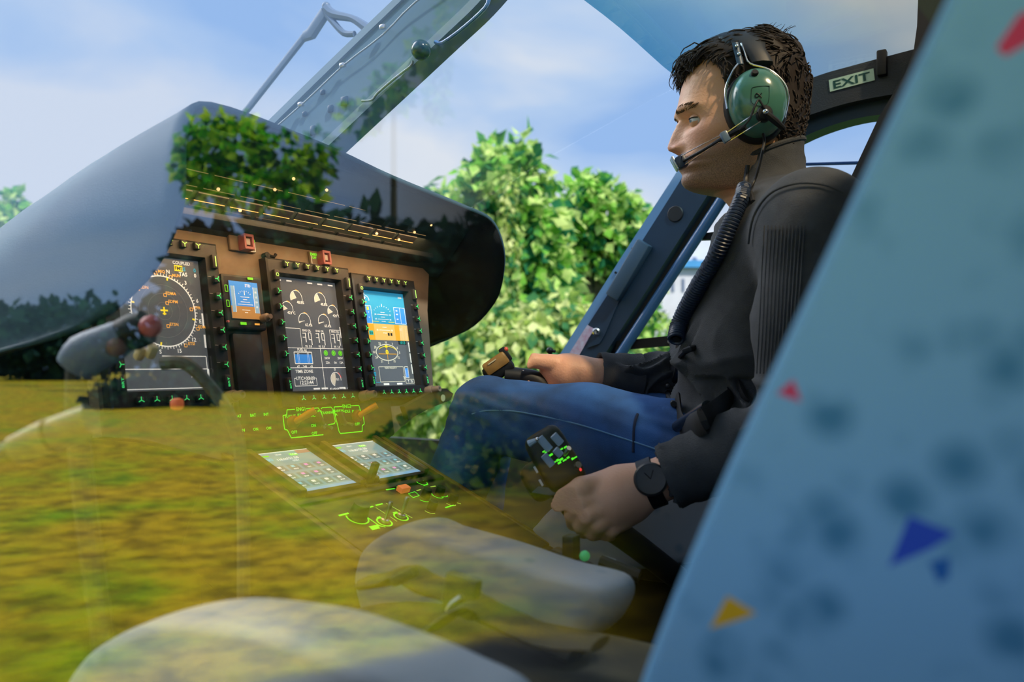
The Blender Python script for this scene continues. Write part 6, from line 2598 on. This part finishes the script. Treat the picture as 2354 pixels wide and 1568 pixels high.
cab = [hp3(1753, 300, .108), hp3(1757, 325, .098)] + [drape(px, py, .004, 1.28) for px, py in ((1752, 350), (1744, 385), (1732, 420), (1722, 445))]
MB().tube(cab, .0024, 8, smooth=4).build('headset_cable', BLACK, hs)
path = spline([drape(px, py, .013, 1.31) for px, py in ((1722, 445), (1714, 480), (1692, 530), (1664, 588), (1632, 645), (1604, 698), (1580, 748), (1571, 785))], 10)
hel = []
nt_ = 62
L_tot = sum((path[i + 1] - path[i]).length for i in range(len(path) - 1))
acc = 0
for i in range(len(path) - 1):
    d_ = path[i + 1] - path[i]
    T_ = d_.normalized()
    u_ = T_.cross(Vector((0, 0, 1))).normalized()
    v_2 = T_.cross(u_)
    m_ = 9
    for j in range(m_):
        s_ = (acc + d_.length * j / m_) / L_tot
        a = 2 * math.pi * nt_ * s_
        hel.append(path[i] + d_ * (j / m_) + (u_ * math.cos(a) + v_2 * math.sin(a)) * (.0085 + .003 * min(1, s_ * 1.5)))
    acc += d_.length
cc = MB().tube(hel, .0030, 6).build('coiled_cord', mat('blue black cord', (.010, .020, .045), .4), hs)
MB().tube(path, .0060, 8).build('cord_core', BLACK, hs)
tail = [PY(px, py, 1.30) for px, py in ((1571, 782), (1572, 806), (1584, 800), (1600, 765), (1616, 730))]
MB().tube(tail, [.011, .014, .015, .016, .010], 10, smooth=4).build('cord_sleeve', BLACK, hs)

# pilot's belt
bt = thing('lap_belt', 'black lap belt and buckle across the pilot waist', 'seat belt', PY(1600, 975, 1.25))
cb = bvh_of(swo, jeo)


def dr2(px, py, off=.008):
    h_ = hit(cb, px, py, off)
    return h_ if h_ is not None else PY(px, py, 1.28)


MB().tube([dr2(*p) for p in ((1556, 930), (1572, 985), (1610, 985), (1640, 965), (1680, 930), (1700, 900))], .018, 8, smooth=5, flat=((0, 0, 1), 1.0, .25)).build('belt_webbing', mat('black belt webbing', (.010, .010, .011), .7), bt)
a_, b_ = dr2(1566, 988, .016), dr2(1640, 958, .016)
MB().tube([a_, b_], .0085, 12).build('belt_buckle', mat('black steel buckle', (.04, .045, .05), .25, .7), bt)
MB().tube([dr2(*p) for p in ((1592, 790), (1570, 826), (1548, 868), (1536, 905), (1548, 940))], .0050, 8, smooth=4).build('strap', BLACK, bt)
MB().box(dr2(1552, 850, .010), (.012, .010, .026), .002, Matrix.Rotation(.5, 4, 'Y')).build('strap_hook', mat('dark steel hook', (.10, .09, .085), .3, .7), bt)
MB().ico(dr2(1532, 884, .008), .0055, 2).build('hook_ring', MATS['dark steel hook'], bt)

# ------------------------------------------------------------------ cyclic stick in the far hand
cy = thing('cyclic_stick', 'black and bronze cyclic stick grip held in the pilot far hand', 'control stick', (-.72, 1.40, SEAT_Z))
tc_ = dR + .012
ax_ = (P(1180, 815, tc_) - P(1112, 862, tc_)).normalized()
nm_ = (CAM - P(1145, 840, tc_)).normalized()
nm_ = (nm_ - ax_ * nm_.dot(ax_)).normalized()
up2 = nm_.cross(ax_)
Rc = Matrix((ax_.to_4d(), up2.to_4d(), nm_.to_4d(), (0, 0, 0, 1))).transposed()
for i in range(3):
    Rc[3][i] = 0
BRZ = mat('bronze face', (.28, .15, .035), .38, noise=.15, nscale=60)
MB().box(P(1146, 848, tc_), (.060, .036, .046), .009, Rc).build('grip_head', BLACK, cy)
MB().box(P(1140, 836, tc_ - .012), (.050, .026, .034), .005, Rc).build('grip_face', BRZ, cy)
MB().box(P(1162, 815, tc_ - .010), (.014, .030, .020), .003, Rc).build('switch_block', BLACK, cy)
MB().ico(P(1163, 803, tc_ - .016), .0048, 2).build('red_button', mat('red button', (.75, .10, .05), .35), cy)
MB().box(P(1131, 832, tc_ - .0305), (.018, .002, .002), 0, Rc).build('grip_line', mat('pale line', (.6, .5, .3), .4), cy)
MB().tube([P(*p, tc_ - .010) for p in ((1160, 864), (1198, 868), (1232, 876), (1254, 903), (1270, 950), (1290, 1030))], [.018, .0185, .019, .019, .018, .017], 14, smooth=4).build('grip_body', BLACK, cy)
MB().tube([P(1290, 1020, tc_ - .010), P(1292, 1300, tc_ + .012), Vector((-.72, 1.40, SEAT_Z))], .016, 10).build('stick_tube', MATS['dark stick tube'], cy)
MB().ico(P(1203, 853, tc_ - .020), .0022, 2).build('grip_screw', METAL, cy)

# ------------------------------------------------------------------ collective lever under the near hand
co = thing('collective_lever', 'black collective lever with switch head and green legends under the near hand', 'control lever', q(1420, 1260, .02))
tcl = dW + .03
h0 = P(1278, 1060, tcl)
axc = (P(1330, 1150, tcl) - P(1240, 1000, tcl + .05)).normalized()
nmc = (CAM - h0).normalized()
nmc = (nmc - axc * nmc.dot(axc)).normalized()
upc = nmc.cross(axc)
Rk = Matrix((axc.to_4d(), upc.to_4d(), nmc.to_4d(), (0, 0, 0, 1))).transposed()
for i in range(3):
    Rk[3][i] = 0
sb_ = MB()
superbox(sb_, h0, (.046, .029, .030), 5, Rk)
sb_.build('switch_head', BLACK, co, angle=50)
superbox(MB(), P(1252, 1098, tcl + .004), (.026, .030, .028), 4, Rk).build('switch_housing', BLACK, co, angle=50)
MB().prism([P(*p, tcl - .030) for p in ((1222, 1132), (1238, 1118), (1282, 1124), (1290, 1136), (1262, 1138))], nmc * -.006).build('housing_plate', mat('grey plate', (.10, .11, .13), .5), co, smooth=False)
PB = mat('pale blue toggle', (.34, .45, .58), .35)
for (a, b_, r) in (((1240, 1006), (1264, 1034), .0045), ((1272, 1000), (1290, 1020), .0045), ((1276, 1033), (1290, 1047), .0042), ((1250, 1046), (1270, 1070), .0042)):
    MB().tube([P(*a, tcl - .044), P(*b_, tcl - .040)], r, 8, flat=(tuple(nmc), .5, 1.2)).build('toggle_paddle', PB, co)
MB().tube([P(1234, 1011, tcl - .044), P(1216, 1020, tcl - .040)], [.0025, .005], 8).build('toggle_cone', PB, co)
MB().ico(P(1235, 1010, tcl - .046), .0030, 2).build('toggle_tip', SIL, co)
MB().tube([P(1308, 1030, tcl - .046), P(1298, 1046, tcl - .034)], [.0036, .0022], 8).build('toggle_rod', METAL, co)
MB().tube([P(1320, 1076, tcl - .030), P(1330, 1068, tcl - .040)], [.005, .0048], 10).build('chrome_knob', METAL, co)
MB().ico(P(1333, 1080, tcl - .036), .0028, 2).build('red_lamp', mat('red lamp', (.9, .05, .05), .4, emit=.8), co)
mb = MB()
gg = random.Random(4)
for (x, y) in ((1250, 1038), (1255, 1040), (1261, 1036), (1266, 1046), (1290, 1033), (1300, 1028), (1276, 1062), (1282, 1058), (1290, 1056), (1298, 1058), (1306, 1052), (1314, 1056), (1322, 1052), (1286, 1064), (1260, 1030)):
    c = P(x, y, tcl - .0335)
    w1, w2 = gg.uniform(.0015, .0032), gg.uniform(.0008, .0016)
    mb.add([c + axc * w2 - upc * w1, c + axc * w2 + upc * w1, c - axc * w2 + upc * w1, c - axc * w2 - upc * w1], [(0, 1, 2, 3)])
mb.build('switch_legend', MATS['bright green outline'], co, smooth=False)
MB().tube([P(1276, 1090, tcl), P(1318, 1168, tcl - .006), P(1372, 1196, tcl + .002), P(1440, 1238, tcl + .012), P(1560, 1330, tcl + .03)], [.018, .0175, .018, .018, .017], 14, smooth=4).build('lever_tube', BLACK, co)
for p in ((1232, 1080), (1244, 1110), (1302, 1088)):
    MB().box(P(*p, tcl - .030), (.010, .003, .002), 0, Rk).build('pale_tick', mat('pale tick', (.45, .45, .45), .5), co)

sd_ = thing('seat_side_controls', 'small black latch with green lamp between the two front seats', 'latch', P(1330, 1330, 1.0))
td = .985
MB().box(P(1313, 1262, td), (.016, .02, .034), .003).box(P(1330, 1300, td), (.075, .02, .016), .004, Matrix.Rotation(.3, 4, 'Y')).build('latch_body', BLACK, sd_)
MB().ico(P(1344, 1278, td - .012), .0065, 2).build('green_lamp', mat('dull green lamp', (.03, .35, .12), .4, emit=.35), sd_)
MB().tube([P(1382, 1288, td), P(1412, 1298, td)], .0065, 10).build('highlight_bar', mat('pale highlight bar', (.4, .48, .58), .3, .5), sd_)  # pale bar stands in for a silver highlight
MB().tube([P(1380, 1290, td), P(1470, 1325, td - .02)], .008, 8).build('latch_arm', BLACK, sd_)
# ------------------------------------------------------------------ picture settings
vs_ = S.view_settings
vs_.view_transform = 'Standard'
vs_.look = 'None'
vs_.exposure = 0.0
vs_.gamma = 1.0
vs_.use_curve_mapping = False
S.cycles.max_bounces = 8
S.cycles.transparent_max_bounces = 16
S.cycles.sample_clamp_indirect = 4.0
